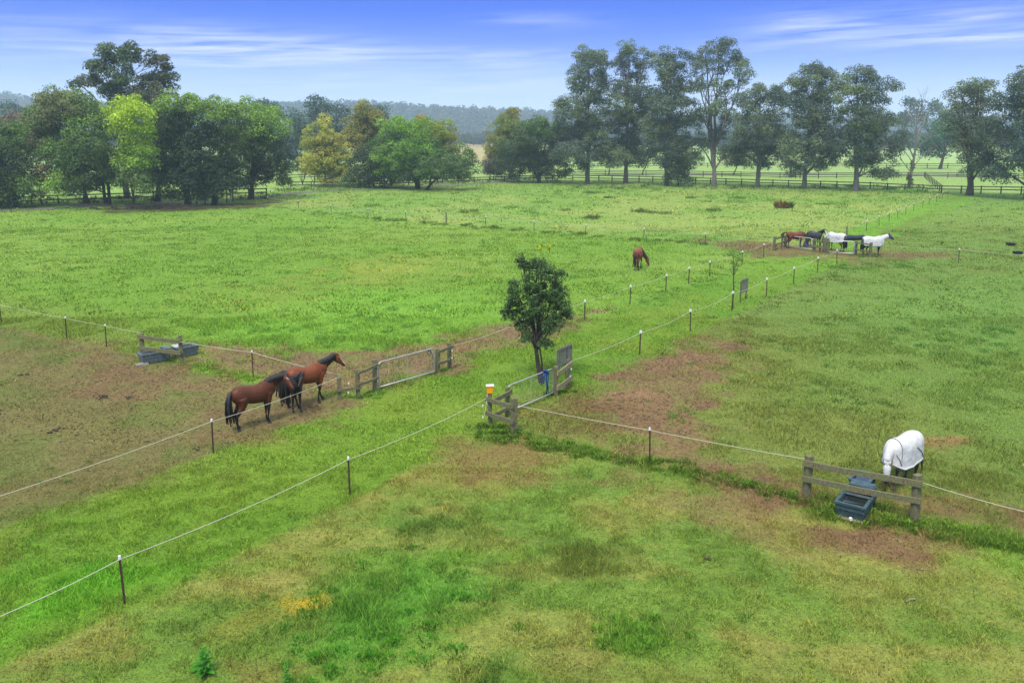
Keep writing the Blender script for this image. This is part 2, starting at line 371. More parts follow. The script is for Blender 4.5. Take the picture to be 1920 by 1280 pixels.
def land(x, y):
    """base colour, grass height and bareness of the ground at world points"""
    a, b, c, g = zones(x, y)
    wob = (fbm(x, y, 1.1, 5, 3) - .5) * .5; a = a + wob; b = b + wob; c = c + wob
    n1 = fbm(x, y, 2.6, 11)[:, None]; n2 = fbm(x, y, 9.0, 21)[:, None]; n3 = fbm(x, y, .7, 31)[:, None]; n4 = fbm(x, y, 30, 41, 3)[:, None]
    n5 = fbm(x * .5 + y * .2, y * 1.3, 1.6, 51)[:, None]
    def mx(c1, c2, t): return alb(c1) * (1 - t) + alb(c2) * t
    # near right paddock
    col = mx((130, 136, 72), (108, 142, 62), sst(.35, .62, n2 * .5 + n1 * .5))
    col = col * (1 - .5 * sst(.52, .66, n5)) + alb((150, 148, 86)) * .5 * sst(.52, .66, n5)
    col = col * (1 - .55 * sst(.55, .72, n1)) + alb((96, 122, 54)) * .55 * sst(.55, .72, n1)
    col = col * np.array([[1.42, 1.42, 1.25]])
    hgt = .035 + .03 * n2[:, 0]
    bare = np.zeros(x.shape)
    # right paddock beyond the cross fence
    rp = sst(-.2, .2, c)[:, None]
    r_c = mx((134, 152, 74), (122, 156, 72), sst(.35, .65, n4)); r_c = r_c * (1 - .5 * sst(.5, .7, n1)) + alb((122, 142, 64)) * .5 * sst(.5, .7, n1)
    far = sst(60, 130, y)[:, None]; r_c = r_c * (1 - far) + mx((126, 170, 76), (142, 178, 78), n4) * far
    col = col * (1 - rp) + r_c * rp; hgt = hgt * (1 - rp[:, 0]) + (.05 + .05 * n1[:, 0]) * rp[:, 0]
    # the grassed lane between the two long fences
    lane = (sst(-.5, .1, a) * (1 - sst(-.1, .3, b)))[:, None]
    l_c = mx((114, 162, 52), (130, 168, 58), sst(.35, .65, n2)); l_c = l_c * (1 - .5 * sst(.5, .68, n1)) + alb((138, 164, 62)) * .5 * sst(.5, .68, n1)
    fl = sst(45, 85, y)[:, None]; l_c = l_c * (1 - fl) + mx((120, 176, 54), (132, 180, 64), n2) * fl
    col = col * (1 - lane) + l_c * lane; hgt = hgt * (1 - lane[:, 0]) + .055 * lane[:, 0]
    # left near paddock
    ln = (sst(-.1, .3, b) * (1 - sst(-.2, .2, c)))[:, None]
    ln_c = mx((134, 134, 80), (116, 136, 66), sst(.4, .6, n1)); col = col * (1 - ln) + ln_c * ln; hgt = hgt * (1 - ln[:, 0]) + .03 * ln[:, 0]
    # left far paddock, lush
    lf = (sst(-.1, .3, b) * sst(-.2, .2, c))[:, None]
    lf_c = mx((128, 172, 62), (144, 180, 76), sst(.35, .65, n4 * .6 + n2 * .4)); lf_c = lf_c * (1 - .4 * sst(.55, .75, n1)) + alb((116, 158, 56)) * .4 * sst(.55, .75, n1)
    nearc = (1 - sst(1, 7, c))[:, None] * .5; lf_c = lf_c * (1 - nearc) + alb((136, 150, 72)) * nearc
    col = col * (1 - lf) + lf_c * lf; hgt = hgt * (1 - lf[:, 0]) + (.06 + .08 * n1[:, 0]) * lf[:, 0]
    # far paddock
    fp = (sst(-.3, .6, g) * sst(-.1, .4, b))[:, None]
    fp_c = mx((138, 178, 80), (158, 184, 94), sst(.4, .65, n2)); col = col * (1 - fp) + fp_c * fp; hgt = hgt * (1 - fp[:, 0]) + (.08 + .12 * sst(.5, .7, n1[:, 0])) * fp[:, 0]
    # pale mown paddocks beyond the board fences
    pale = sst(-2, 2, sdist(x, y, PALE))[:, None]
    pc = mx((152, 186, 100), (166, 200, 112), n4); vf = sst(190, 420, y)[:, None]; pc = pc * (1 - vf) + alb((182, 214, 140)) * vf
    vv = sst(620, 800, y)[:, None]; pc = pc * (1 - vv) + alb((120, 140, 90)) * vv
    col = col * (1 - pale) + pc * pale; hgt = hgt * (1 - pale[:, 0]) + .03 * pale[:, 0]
    for poly, s, k, cc, h in LUSHW:
        m = sst(-s, s, sdist(x, y, poly) + (fbm(x, y, s * 1.3 + .4, 61, 3) - .5) * s * 2.2) * k
        col = col * (1 - m[:, None]) + cc * (1.15 + .4 * n3) * m[:, None]; hgt = hgt + h * m
    col = col * np.array([[1.06, 1.03, .95]])
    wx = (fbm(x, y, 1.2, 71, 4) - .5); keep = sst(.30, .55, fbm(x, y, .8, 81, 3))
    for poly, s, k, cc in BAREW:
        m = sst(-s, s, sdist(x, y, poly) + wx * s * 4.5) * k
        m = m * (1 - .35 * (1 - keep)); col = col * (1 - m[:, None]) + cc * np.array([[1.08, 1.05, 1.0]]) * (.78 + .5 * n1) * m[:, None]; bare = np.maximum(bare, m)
    return col, hgt, bare
PALE = np.array([G(-400, 372)[:2], G(60, 378)[:2], G(300, 370)[:2], G(500, 361)[:2], G(560, 352)[:2], G(1070, 336)[:2], G(1250, 341)[:2], G(1600, 351)[:2], G(1760, 361)[:2], G(2300, 366)[:2], (900, 140), (5000, 6000), (-5000, 6000), (-900, 150)])
def gz(x, y):
    return (fbm(x, y, 1.4, 91, 4) - .5) * .09 * (1 - sst(60, 95, y)) - .02

ys = np.concatenate([[-120, -60, -20, 0, 6, 9], np.exp(np.linspace(np.log(11.5), np.log(210), 560)), np.exp(np.linspace(np.log(214), np.log(6000), 60))])
ux = np.concatenate([[-4, -2, -1.2, -.95], np.linspace(-.82, .82, 520), [.95, 1.2, 2, 4]])
yy, uu = np.meshgrid(ys, ux, indexing='ij'); xx = uu * np.maximum(yy, 25)
gx, gy = xx.ravel(), yy.ravel()
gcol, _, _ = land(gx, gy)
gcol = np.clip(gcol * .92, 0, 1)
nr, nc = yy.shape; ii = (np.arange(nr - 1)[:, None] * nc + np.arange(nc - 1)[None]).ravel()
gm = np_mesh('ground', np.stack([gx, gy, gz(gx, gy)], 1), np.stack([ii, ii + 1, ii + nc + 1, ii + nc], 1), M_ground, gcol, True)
link('ground', gm, kind='structure')

# gravel track along the tree line and the farm road far right
def strip(name, pts, wid, z, m, jit=0):
    W = [G(*p) for p in pts]; fine = []
    for i in range(len(W) - 1):
        k = max(2, int((W[i + 1] - W[i]).length / 2))
        fine += [W[i].lerp(W[i + 1], j / k) for j in range(k)]
    fine.append(W[-1]); v = []; f = []
    for i, p in enumerate(fine):
        t = (fine[min(i + 1, len(fine) - 1)] - fine[max(i - 1, 0)]).normalized(); nrm = Vector((-t.y, t.x, 0))
        for s in (-1, 1): v.append(p + nrm * s * (wid / 2 + random.uniform(-jit, jit)) + Vector((0, 0, z)))
    f = [(2 * i, 2 * i + 1, 2 * i + 3, 2 * i + 2) for i in range(len(fine) - 1)]
    return MB().add(v, f).obj(name, m, kind='structure')
strip('path', [(-300, 412), (0, 395), (250, 383), (480, 371), (560, 361), (700, 354), (880, 345), (960, 340)], 3.4, .012, M_path, .35)
strip('road', [(1080, 330), (1230, 327), (1440, 326), (1700, 328), (1900, 331)], 4.5, .012, M_path, .3)

# ------------------------------------------------------------------ grass and weeds
rng = np.random.default_rng(3)
def scatter(y0, y1, dens):
    n = int(dens * .69 * (y1 * y1 - y0 * y0))
    y = np.sqrt(rng.uniform(y0 * y0, y1 * y1, n)); x = rng.uniform(-.69, .69, n) * y
    return x, y
def blades(x, y, hgt, wid, col, lean=.55):
    n = len(x); ang = rng.uniform(0, 2 * np.pi, n); z = gz(x, y)
    dx, dy = np.cos(ang), np.sin(ang); la = rng.uniform(0, 2 * np.pi, n); ll = hgt * rng.uniform(.1, lean, n)
    V = np.zeros((n, 3, 3)); V[:, 0] = np.stack([x - dx * wid, y - dy * wid, z - .01], 1); V[:, 1] = np.stack([x + dx * wid, y + dy * wid, z - .01], 1)
    V[:, 2] = np.stack([x + np.cos(la) * ll, y + np.sin(la) * ll, z + hgt], 1)
    return V.reshape(-1, 3), np.arange(n * 3).reshape(n, 3), np.repeat(col, 3, 0)
def grass(name, y0, y1, dens, wid, hs, lean, seedcol):
    x, y = scatter(y0, y1, dens)
    c, h, b = land(x, y)
    patch = fbm(x, y, .45 if y1 < 40 else 1.3, 101, 3)
    keep = rng.uniform(0, 1, len(x)) > b * .93
    keep &= rng.uniform(0, 1, len(x)) < .55 + .7 * sst(.35, .65, patch)
    x, y, c, h, patch = x[keep], y[keep], c[keep], h[keep], patch[keep]
    hh = h * hs * rng.uniform(.5, 1.5, len(x)) * (.6 + .9 * sst(.4, .7, patch))
    v = rng.uniform(.5, 1.85, (len(x), 1)) ** 1.1; dry = (rng.uniform(0, 1, (len(x), 1)) < .12)
    c = c * v * np.array([[1.1, 1.05, .95]]); c = np.where(dry, c * np.array([[1.7, 1.25, 1.3]]), c)
    V, Fc, C = blades(x, y, hh, wid * rng.uniform(.6, 1.3, len(x)), np.clip(c, 0, 1), lean)
    o = link(name, np_mesh(name, V, Fc, M_grass, C), kind='stuff'); return o
grass('grass', 11.5, 24, 1100, .009, 1.1, 1.5, 0)
grass('grass', 24, 45, 330, .017, 1.0, 1.5, 1)
grass('grass', 45, 90, 50, .045, .8, 1.4, 2)
grass('grass', 90, 190, 6, .11, .9, 1.2, 3)
def straw(name, y0, y1, dens, ln, wd):
    x, y = scatter(y0, y1, dens); c, h, b = land(x, y); k = rng.uniform(0, 1, len(x)) < np.clip(b * 1.2 + .25 * (h < .06), 0, 1); x, y, c = x[k], y[k], c[k]; n = len(x)
    a = rng.uniform(0, 6.28, n); L = ln * rng.uniform(.4, 1.5, n); z = gz(x, y) + .006; w_ = wd * rng.uniform(.6, 1.4, n); up = L * rng.uniform(.0, .35, n)
    V = np.zeros((n, 3, 3)); V[:, 0] = np.stack([x - np.sin(a) * w_, y + np.cos(a) * w_, z], 1); V[:, 1] = np.stack([x + np.sin(a) * w_, y - np.cos(a) * w_, z], 1); V[:, 2] = np.stack([x + np.cos(a) * L, y + np.sin(a) * L, z + up], 1)
    t = rng.choice([.28, .5, 1.35, 1.8], n)[:, None] * rng.uniform(.8, 1.2, (n, 1)); C = np.clip(c * t, 0, 1)
    link(name, np_mesh(name, V.reshape(-1, 3), np.arange(n * 3).reshape(n, 3), M_grass, np.repeat(C, 3, 0)), kind='stuff')
straw('dry_straw', 11.5, 26, 260, .07, .008)
straw('dry_straw', 26, 60, 60, .12, .02)

def tufts(name, spots, nb, m=M_grass):
    """spots: x,y,radius,height,colour; a spray of leaning leaves each"""
    Vs, Fs, Cs = [], [], []; k = 0
    for (x, y, r, h, c, nn) in spots:
        n = int(nn); a = rng.uniform(0, 2 * np.pi, n); q = r * np.sqrt(rng.uniform(0, 1, n)); px = x + q * np.cos(a); py = y + q * np.sin(a)
        hh = h * rng.uniform(.4, 1.1, n) * (1.1 - .6 * q / r); ll = hh * rng.uniform(.2, .9, n); w_ = hh * rng.uniform(.06, .15, n) + .004
        z = gz(px, py); t = a + np.pi / 2 + rng.uniform(-.6, .6, n)
        V = np.zeros((n, 4, 3)); mid = .55
        V[:, 0] = np.stack([px, py, z - .01], 1)
        V[:, 1] = np.stack([px + np.cos(a) * ll * mid + np.cos(t) * w_, py + np.sin(a) * ll * mid + np.sin(t) * w_, z + hh * .7], 1)
        V[:, 2] = np.stack([px + np.cos(a) * ll, py + np.sin(a) * ll, z + hh * rng.uniform(.75, 1.05, n)], 1)
        V[:, 3] = np.stack([px + np.cos(a) * ll * mid - np.cos(t) * w_, py + np.sin(a) * ll * mid - np.sin(t) * w_, z + hh * .7], 1)
        Vs.append(V.reshape(-1, 3)); Fs.append(np.arange(n * 4).reshape(n, 4) + k); k += n * 4
        Cs.append(np.repeat(np.clip(np.array(c)[None] * np.array([[1.45, 1.3, 1.1]]) * rng.uniform(.6, 1.5, (n, 1)), 0, 1), 4, 0))
    return np_mesh(name, np.concatenate(Vs), np.concatenate(Fs), m, np.concatenate(Cs))
spots = []
x, y = scatter(30, 170, .16); c, h, b = land(x, y); a_, b_, c_, g_ = zones(x, y)
cl = fbm(x, y, 7, 131, 3)
for i in range(len(x)):
    if b[i] > .5 or not (c_[i] > 1): continue
    if -.5 < a_[i] and b_[i] < .5: continue
    if rng.uniform() > .15 + 1.6 * max(0, cl[i] - .42) / .3: continue
    if y[i] > 150 and x[i] > -30: continue
    r = rng.uniform(.12, .5) * (1 + y[i] / 140); spots.append((x[i], y[i], r, r * rng.uniform(.35, .6), c[i] * np.array([.62, .82, .62]), 22 + r * 26))
link('weeds', tufts('weeds', spots, 0), kind='stuff')
spots = []
for (px, py, n, sp_, r, hh, cc) in [(760, 1120, 26, 1.6, .18, .22, (66, 132, 34)), (640, 1200, 26, 1.2, .16, .2, (66, 140, 34)), (700, 1230, 16, .8, .16, .18, (78, 150, 36)), (1180, 1195, 16, .6, .15, .28, (96, 150, 50)),
                                  (1110, 1050, 12, .7, .2, .14, (104, 122, 56)), (800, 985, 12, 1.2, .16, .14, (90, 128, 56)), (900, 1260, 16, .6, .14, .14, (92, 136, 50)), (1390, 1180, 10, 1.2, .12, .1, (72, 128, 42)),
                                  (1270, 780, 5, .5, .15, .14, (96, 150, 56)), (1240, 760, 6, 1.2, .12, .1, (96, 150, 56)), (1660, 905, 10, .8, .12, .1, (92, 140, 52)), (480, 1160, 12, 2.0, .13, .1, (80, 125, 44)), (250, 870, 6, 2, .14, .1, (110, 140, 80)), (120, 880, 4, .6, .14, .14, (110, 145, 80)),
                                  (700, 610, 40, 5, .35, .2, (92, 150, 60)), (560, 620, 30, 5, .3, .2, (100, 160, 60)), (1560, 740, 18, 2, .3, .16, (80, 120, 50)), (1800, 640, 30, 5, .35, .2, (76, 135, 56)), (1500, 640, 20, 4, .3, .18, (84, 130, 55))]:
    p = G(px, py)
    for _ in range(n):
        s = rng.normal(0, sp_ * .6, 2); k = rng.uniform(.6, 1.3); spots.append((p.x + s[0], p.y + s[1] * 1.2, r * k * 1.1, hh * k * (.55 if p.y < 30 else .8), alb(cc) * np.array([1.25, 1.15, 1.2]), 80))
# weeds along the foot of the fences
def along(p0, p1, n, w_, r, hh, cc):
    a, b = G(*p0), G(*p1)
    for _ in range(n):
        q = a.lerp(b, rng.uniform()); k = rng.uniform(.5, 1.4); spots.append((q.x + rng.normal(0, w_), q.y + rng.normal(0, w_), r * k * 1.15, hh * k * .62, alb(cc) * np.array([1.3, 1.2, 1.2]) * rng.uniform(.75, 1.25), 64))
along((900, 812), (1220, 868), 110, .30, .16, .20, (92, 132, 46)); along((1220, 866), (1515, 935), 120, .25, .15, .20, (92, 132, 46))
along((1515, 945), (1930, 1025), 190, .32, .17, .24, (98, 142, 46)); along((350, 682), (490, 712), 60, .25, .14, .15, (110, 158, 52))
along((910, 800), (965, 815), 22, .2, .16, .25, (84, 122, 44)); along((1040, 742), (1075, 730), 16, .2, .13, .2, (88, 126, 44)); along((665, 745), (720, 732), 16, .2, .13, .18, (96, 146, 48))
along((800, 700), (850, 690), 12, .2, .13, .16, (110, 160, 50)); along((1080, 612), (1450, 478), 60, .5, .25, .2, (96, 150, 52))
along((690, 410), (1320, 458), 90, .5, .35, .5, (104, 140, 60)); along((510, 388), (690, 410), 24, .4, .3, .35, (110, 145, 66)); along((1480, 500), (1800, 500), 40, 1.2, .35, .3, (92, 150, 58))
along((1380, 600), (1560, 510), 60, .5, .2, .1, (92, 108, 50)); along((1590, 478), (1640, 480), 20, .4, .25, .25, (84, 130, 56))
link('weeds', tufts('weeds', spots, 0), kind='stuff')
# tussocks in the far paddock and under the board fence
spots = []
for (px, py, r, hh, cc) in [(1465, 390, 1.5, 1.2, (140, 108, 60)), (1230, 400, 1.6, .8, (100, 120, 60)), (1195, 398, 1.2, 1.0, (104, 124, 62)), (1110, 410, 1.0, .9, (108, 128, 64)), (1020, 380, 2.2, .8, (112, 150, 66)), (1070, 355, 2.5, 1.0, (110, 150, 66)),
                            (1115, 362, 1.4, .9, (100, 130, 62)), (1142, 372, 1.2, .8, (96, 120, 60)), (880, 398, 1.0, .9, (110, 130, 66)), (700, 385, 1.6, .8, (112, 150, 66)), (1300, 372, 1.4, .8, (108, 140, 66)), (1385, 372, 1.4, .8, (100, 130, 62)), (1690, 362, 3.2, 1.2, (96, 140, 60)), (1730, 360, 2.6, 1.0, (100, 145, 62)), (1545, 384, 1.2, .6, (100, 140, 62)), (1695, 436, 1.6, .6, (110, 140, 64)), (1660, 355, 2.6, 1.0, (96, 130, 60)), (1340, 395, 1.2, .8, (110, 130, 66)), (1060, 395, 1.0, .7, (110, 135, 66)), (960, 390, .9, .7, (110, 140, 66))]:
    p = G(px, py)
    cc = tuple(min(255, v * 1.22) for v in cc); hh *= .8
    if (px, py) == (1465, 390):
        me = tufts('tussock', [(0, 0, r * .6, hh * 1.3, alb((150, 126, 76)), 260), (.9, .2, r * .5, hh * 1.3, alb((104, 130, 66)), 160)], 0)
        tag(link('tussock', me, loc=(p.x, p.y, .0)), 'brownish grass tussock standing alone in the far paddock', 'tussock'); continue
    for _ in range(5): spots.append((p.x + rng.normal(0, r * .5), p.y + rng.normal(0, r * .5), r * .5, hh * rng.uniform(.6, 1), alb(cc), 60))
for _ in range(160):
    q = G(rng.uniform(1070, 1760), 0 + 350 + rng.uniform(-1, 6)); spots.append((q.x, q.y, .7, rng.uniform(.3, .8), alb((100, 130, 62)), 24))
for _ in range(120):
    px = rng.uniform(520, 1060); q = G(px, 365 - (px - 520) * .045 + rng.uniform(-9, -4)); spots.append((q.x, q.y, .8, rng.uniform(.3, .9), alb((96, 122, 62)), 24))
for _ in range(160):
    px = rng.uniform(0, 520); q = G(px, 384 - px * .03 + rng.uniform(-8, 4)); spots.append((q.x, q.y, .7, rng.uniform(.2, .8), alb((80, 96, 54)) , 24))
link('long_grass', tufts('long_grass', spots, 0), kind='stuff')

# leafy rosettes close to the camera
def leafy_weed(px, py, h, label, spread=.35):
    p = G(px, py); t = thing('leafy_weed', label, 'weed', (p.x, p.y, 0))
    mb = MB(); mb.tube([(0, 0, -.03), (.01, 0, h * .5), (-.01, .01, h)], [.012, .009, .004], 6); mb.obj('stem', mat('weed_stem', tuple(alb((110, 160, 60))), .7), t)
    V, Fc, C = [], [], []; n = 0
    for k in range(46):
        z = h * (k / 46) ** 1.2; a = k * 2.4; L = spread * (1 - .75 * z / h) * random.uniform(.6, 1); wd = L * .22
        d = Vector((math.cos(a), math.sin(a), 0)); s = Vector((-d.y, d.x, 0)); o = Vector((0, 0, z + .02)); up = random.uniform(.1, .7)
        q = [o, o + d * L * .5 + s * wd + Vector((0, 0, L * up * .6)), o + d * L + Vector((0, 0, L * up * .5)), o + d * L * .5 - s * wd + Vector((0, 0, L * up * .6))]
        V += [tuple(v) for v in q]; Fc.append((n, n + 1, n + 2, n + 3)); n += 4; cc = alb((90, 175, 45)) * random.uniform(.7, 1.3); C += [cc] * 4
    link('leaves', np_mesh('leaves', V, Fc, M_leaf, np.array(C)), t)
leafy_weed(383, 1262, .55, 'bright green leafy weed with a tall spike, larger one at the bottom left edge')
leafy_weed(538, 1282, .50, 'thin bright green weed spike, smaller one at the bottom edge', .16)
exec_later = []

# ------------------------------------------------------------------ fences of stakes and rope
def star_stake(h):
    mb = MB(); v = []
    prof = []
    for k in range(3):
        a = 2 * math.pi * k / 3 + .3; d = Vector((math.cos(a), math.sin(a), 0)); s = Vector((-d.y, d.x, 0))
        mb.add([d * .0 + s * .004 + Vector((0, 0, -.1)), d * .028 + s * .004 + Vector((0, 0, -.1)), d * .028 - s * .004 + Vector((0, 0, -.1)), -s * .004 + Vector((0, 0, -.1)),
                s * .004 + Vector((0, 0, h)), d * .028 + s * .004 + Vector((0, 0, h)), d * .028 - s * .004 + Vector((0, 0, h)), -s * .004 + Vector((0, 0, h))],
               [(0, 3, 2, 1), (4, 5, 6, 7), (0, 1, 5, 4), (1, 2, 6, 5), (2, 3, 7, 6), (3, 0, 4, 7)])
    for k in range(5):
        mb.box((.02, 0, .25 + k * .17), (.02, .016, .02))
    return mb
PH = 1.10
stake_me = star_stake(PH - .06).mesh('stake', M_stake)
stake_fat = MB().tube([(0, 0, -.1), (0, 0, PH - .05)], [.032, .03], 6).mesh('stake', M_stake)
cap_me = MB().box((0, 0, 0), (.062, .062, .10), taper=.86).mesh('cap', M_cap, bevel=.01)
cap_far = MB().box((0, 0, 0), (.10, .10, .13), taper=.86).mesh('cap', M_cap)
woodpost_me = MB().tube([(0, 0, -.1), (.01, 0, .6), (0, 0, 1.25)], [.09, .085, .08], 8).mesh('post', M_wood)
def sag(a, b, s, n=10):
    return [a.lerp(b, k / n) + Vector((0, 0, -s * 4 * (k / n) * (1 - k / n))) for k in range(n + 1)]
def rope_fence(label, pts, rope_r=.009, far=False, extra=None, sagm=.10, lean=.04):
    """pts: (px, py, kind) kind 's' stake, 'w' wooden post, 'n' only a rope tie; height optional 4th"""
    g0 = G(pts[0][0], pts[0][1]); t = thing('rope_fence', label, 'fence', g0); tops = []
    for q in pts:
        p = G(q[0], q[1]); kind = q[2]; hz = q[3] if len(q) > 3 else PH - .06; loc = p - g0
        lx, ly = random.uniform(-lean, lean), random.uniform(-lean, lean)
        if kind == 's':
            s = link('post', stake_fat if far else stake_me, t, loc); s.rotation_euler = (lx, ly, random.uniform(0, 6))
            c = link('cap', cap_far if far else cap_me, s, (0, 0, PH - .03))
            m = Matrix.Rotation(s.rotation_euler.z, 3, 'Z') @ Matrix.Rotation(ly, 3, 'Y') @ Matrix.Rotation(lx, 3, 'X')
            tops.append(p - g0 + s.rotation_euler.to_matrix() @ Vector((0, 0, PH - .07)))
        elif kind == 'w':
            s = link('post', woodpost_me, t, loc); s.rotation_euler = (lx, ly, 0); tops.append(loc + Vector((0, 0, hz)))
        elif kind == 'b':
            s = link('post', stake_fat, t, loc); s.rotation_euler = (lx, ly, 0); tops.append(loc + Vector((0, 0, hz)))
        else: tops.append(loc + Vector((0, 0, hz)))
    mb = MB()
    for a, b in zip(tops[:-1], tops[1:]):
        mb.tube(sag(a, b, sagm * random.uniform(.6, 1.3) * min(1, (b - a).length / 8)), rope_r, 5, cap=True)
    mb.obj('rope', M_rope, t)
    return t
rope_fence('rope fence along the lane from the bottom left corner up to the orange box',
           [(-160, 1320, 's'), (234.5, 1130, 's'), (656, 925, 's'), (912, 800, 'n', 1.03)], .0085, sagm=.18)
rope_fence('rope fence with one brown stake crossing in front of the three bay horses',
           [(-330, 1115, 's'), (399.5, 848, 's'), (640, 752, 'n', .98)], .009, sagm=.1)
rope_fence('rope fence left of the two grey troughs, three capped stakes in view',
           [(-130, 582, 's'), (3, 606, 's'), (125, 634, 's'), (200, 650, 's'), (267, 668, 'n', 1.12)], .009, sagm=.05)
rope_fence('rope fence with one stake between the grey trough rails and the bay horses',
           [(341, 684, 'n', 1.05), (475, 705, 's'), (640, 742, 'n', .85)], .009, sagm=.06)
rope_fence('rope fence with one rusty stake between the orange box and the right trough rails',
           [(964, 810, 'n', .98), (1218, 865, 's'), (1512, 932, 'n', 1.12)], .0085, sagm=.05)
rope_fence('rope stretching right from the wooden rails over the blue trough to the photo edge',
           [(1714, 975, 'n', 1.1), (2300, 1105, 's')], .0085, sagm=.22)
rope_fence('rope fence on the far side of the lane, passing behind the round tree',
           [(844, 690, 'n', .98), (978, 641, 's'), (1096, 600, 's'), (1181, 569, 's'), (1248, 546, 's'), (1291, 531, 's'), (1331, 518, 's'), (1391, 497, 's'), (1432, 482, 's'), (1452, 468, 'n', 1.0)], .009, True, sagm=.12)
rope_fence('near lane rope fence from the slatted board up to the far right gate',
           [(1066, 722, 'n', 1.0), (1199, 664, 's'), (1294, 620, 's'), (1372, 582, 's'), (1437, 554, 's'), (1488, 531, 's'), (1533, 510, 's'), (1569, 494, 's'), (1605, 477, 'n', .95)], .009, True, sagm=.16)
rope_fence('double rope fence crossing the left pastures, with one dark wooden post among thin stakes',
           [(503, 383, 's'), (560, 391, 's'), (621, 400, 's'), (690, 407, 's'), (761, 413, 's'), (837, 419, 'w'), (911, 424, 's'), (1001, 433, 's'), (1098, 441, 's'), (1207, 449, 's'), (1322, 459, 's'), (1450, 469, 'n', 1.0)], .010, True, sagm=.12)
rope_fence('rope fence running right from the far corner behind the masked white horse',
           [(1631, 480, 'n', 1.0), (1797, 492, 's'), (2050, 508, 's')], .010, True, sagm=.1)
rope_fence('line of close stakes and rope climbing from the far gates to the board fence corner',
           [(1587, 449, 'w'), (1624, 433, 's'), (1648, 423, 's'), (1667, 415, 's'), (1683, 409, 's'), (1698, 402, 's'), (1713, 396, 's'), (1730, 389, 's'), (1742, 384, 's'), (1756, 379, 's'), (1767, 373, 's'), (1777, 371, 'b')], .010, True, sagm=.08)

# ------------------------------------------------------------------ timber rails, posts, gates
def timber_post(parent, p, h, wd=.19, m=M_wood, name='post', round_=False):
    mb = MB()
    if round_: mb.tube([(0, 0, -.15), (.005, 0, h * .5), (-.005, .004, h)], [wd / 2, wd / 2 * .97, wd / 2 * .93], 10)
    else: mb.box((0, 0, h / 2 - .075), (wd, wd * .8, h + .15), jit=.008)
    o = mb.obj(name, m, parent, bevel=.012 if not round_ else .01); o.location = p; o.rotation_euler = (random.uniform(-.02, .02), random.uniform(-.02, .02), .3 + random.uniform(-.1, .1)); return o
def rail(parent, a, b, hgt=.17, th=.06, m=M_wood, name='rail', sagz=.015, n=6):
    a, b = Vector(a), Vector(b); pts = sag(a, b, sagz, n); rots = []
    mb = MB(); up = Vector((0, 0, 1)); d = (b - a).normalized(); s = d.cross(up).normalized(); v = []
    for p in pts:
        j = random.uniform(-.012, .012); k = random.uniform(.9, 1.08)
        v += [p + s * th / 2 + up * (hgt / 2 * k + j), p - s * th / 2 + up * (hgt / 2 * k + j), p - s * th / 2 + up * (-hgt / 2 * k + j), p + s * th / 2 + up * (-hgt / 2 * k + j)]
    f = [(4 * i + k, 4 * i + (k + 1) % 4, 4 * i + 4 + (k + 1) % 4, 4 * i + 4 + k) for i in range(n) for k in range(4)] + [(3, 2, 1, 0), (4 * n, 4 * n + 1, 4 * n + 2, 4 * n + 3)]
    return mb.add(v, f).obj(name, m, parent)
def face(p, k=.12):                  # offset towards the viewer's side of a rail line
    return Vector((p[0] * 0, -k, 0))
def rails_thing(label, posts, rails_, name='timber_rails', wd=.19, m=M_wood, rm=M_wood, hr=.17):
    """posts: (px,py,h); rails: (i,zi,j,zj)"""
    g0 = G(*posts[0][:2]); t = thing(name, label, 'fence rails', g0); loc = [G(p[0], p[1]) - g0 for p in posts]
    for l, p in zip(loc, posts): timber_post(t, l, p[2], p[3] if len(p) > 3 else wd, m)
    for (i, zi, j, zj) in rails_:
        d = (loc[j] - loc[i]).normalized(); nrm = Vector((d.y, -d.x, 0)); nrm = nrm if (nrm.y + nrm.x * (g0.x / g0.y) < 0) else -nrm
        off = nrm * (wd / 2 + .035)
        rail(t, loc[i] - d * .12 + off + Vector((0, 0, zi)), loc[j] + d * .12 + off + Vector((0, 0, zj)), hr, .06, rm)
    return t
rails_thing('two grey-brown timber rails on posts above the pair of grey troughs', [(268, 672, 1.18), (341, 682, 1.30)], [(0, 1.05, 1, 1.05), (0, .52, 1, .55)], wd=.17)
rails_thing('two lichened timber rails on posts beside the blue-green trough at right', [(1511, 934, 1.27), (1715, 976, 1.30)], [(0, 1.08, 1, 1.10), (0, .62, 1, .62)], wd=.2, hr=.16)
rails_thing('short timber corner strainer beside the muzzle of the tall bay horse', [(637, 748, .95, .16), (672, 744, 1.12, .16), (703, 733, 1.30, .17)], [(0, .38, 1, .42), (1, .98, 2, 1.08), (1, .52, 2, .55)], 'timber_strainer', wd=.13, hr=.10)
rails_thing('pair of timber posts at the latch end of the left silver gate', [(821, 698, 1.05, .17), (843, 690, 1.14, .17)], [(0, .95, 1, .98), (0, .42, 1, .45)], 'timber_strainer', wd=.17, hr=.12)
rails_thing('timber corner posts with two warped rails under the orange box', [(919, 792, 1.05, .13), (963, 811, 1.25, .21), (951, 779, 1.08, .16)],
            [(0, .88, 1, .98), (0, .36, 1, .45), (2, .92, 0, .80), (2, .38, 0, .26)], 'timber_strainer', wd=.16, hr=.15)
rails_thing('timber post pair holding the slatted grey board at the lane gate', [(1042, 741, 1.18, .16), (1065, 726, 1.18, .17)], [(0, .92, 1, 1.0), (0, .34, 1, .42)], 'timber_strainer', wd=.17, rm=M_woodpale, hr=.18)
rails_thing('timber corner left of the brown horse behind the far gate', [(1451, 469, 1.2, .2), (1466, 465, 1.0, .12), (1471, 462, 1.0, .18)], [(0, 1.05, 2, .98), (0, .5, 2, .5)], 'timber_strainer', wd=.2, hr=.13)
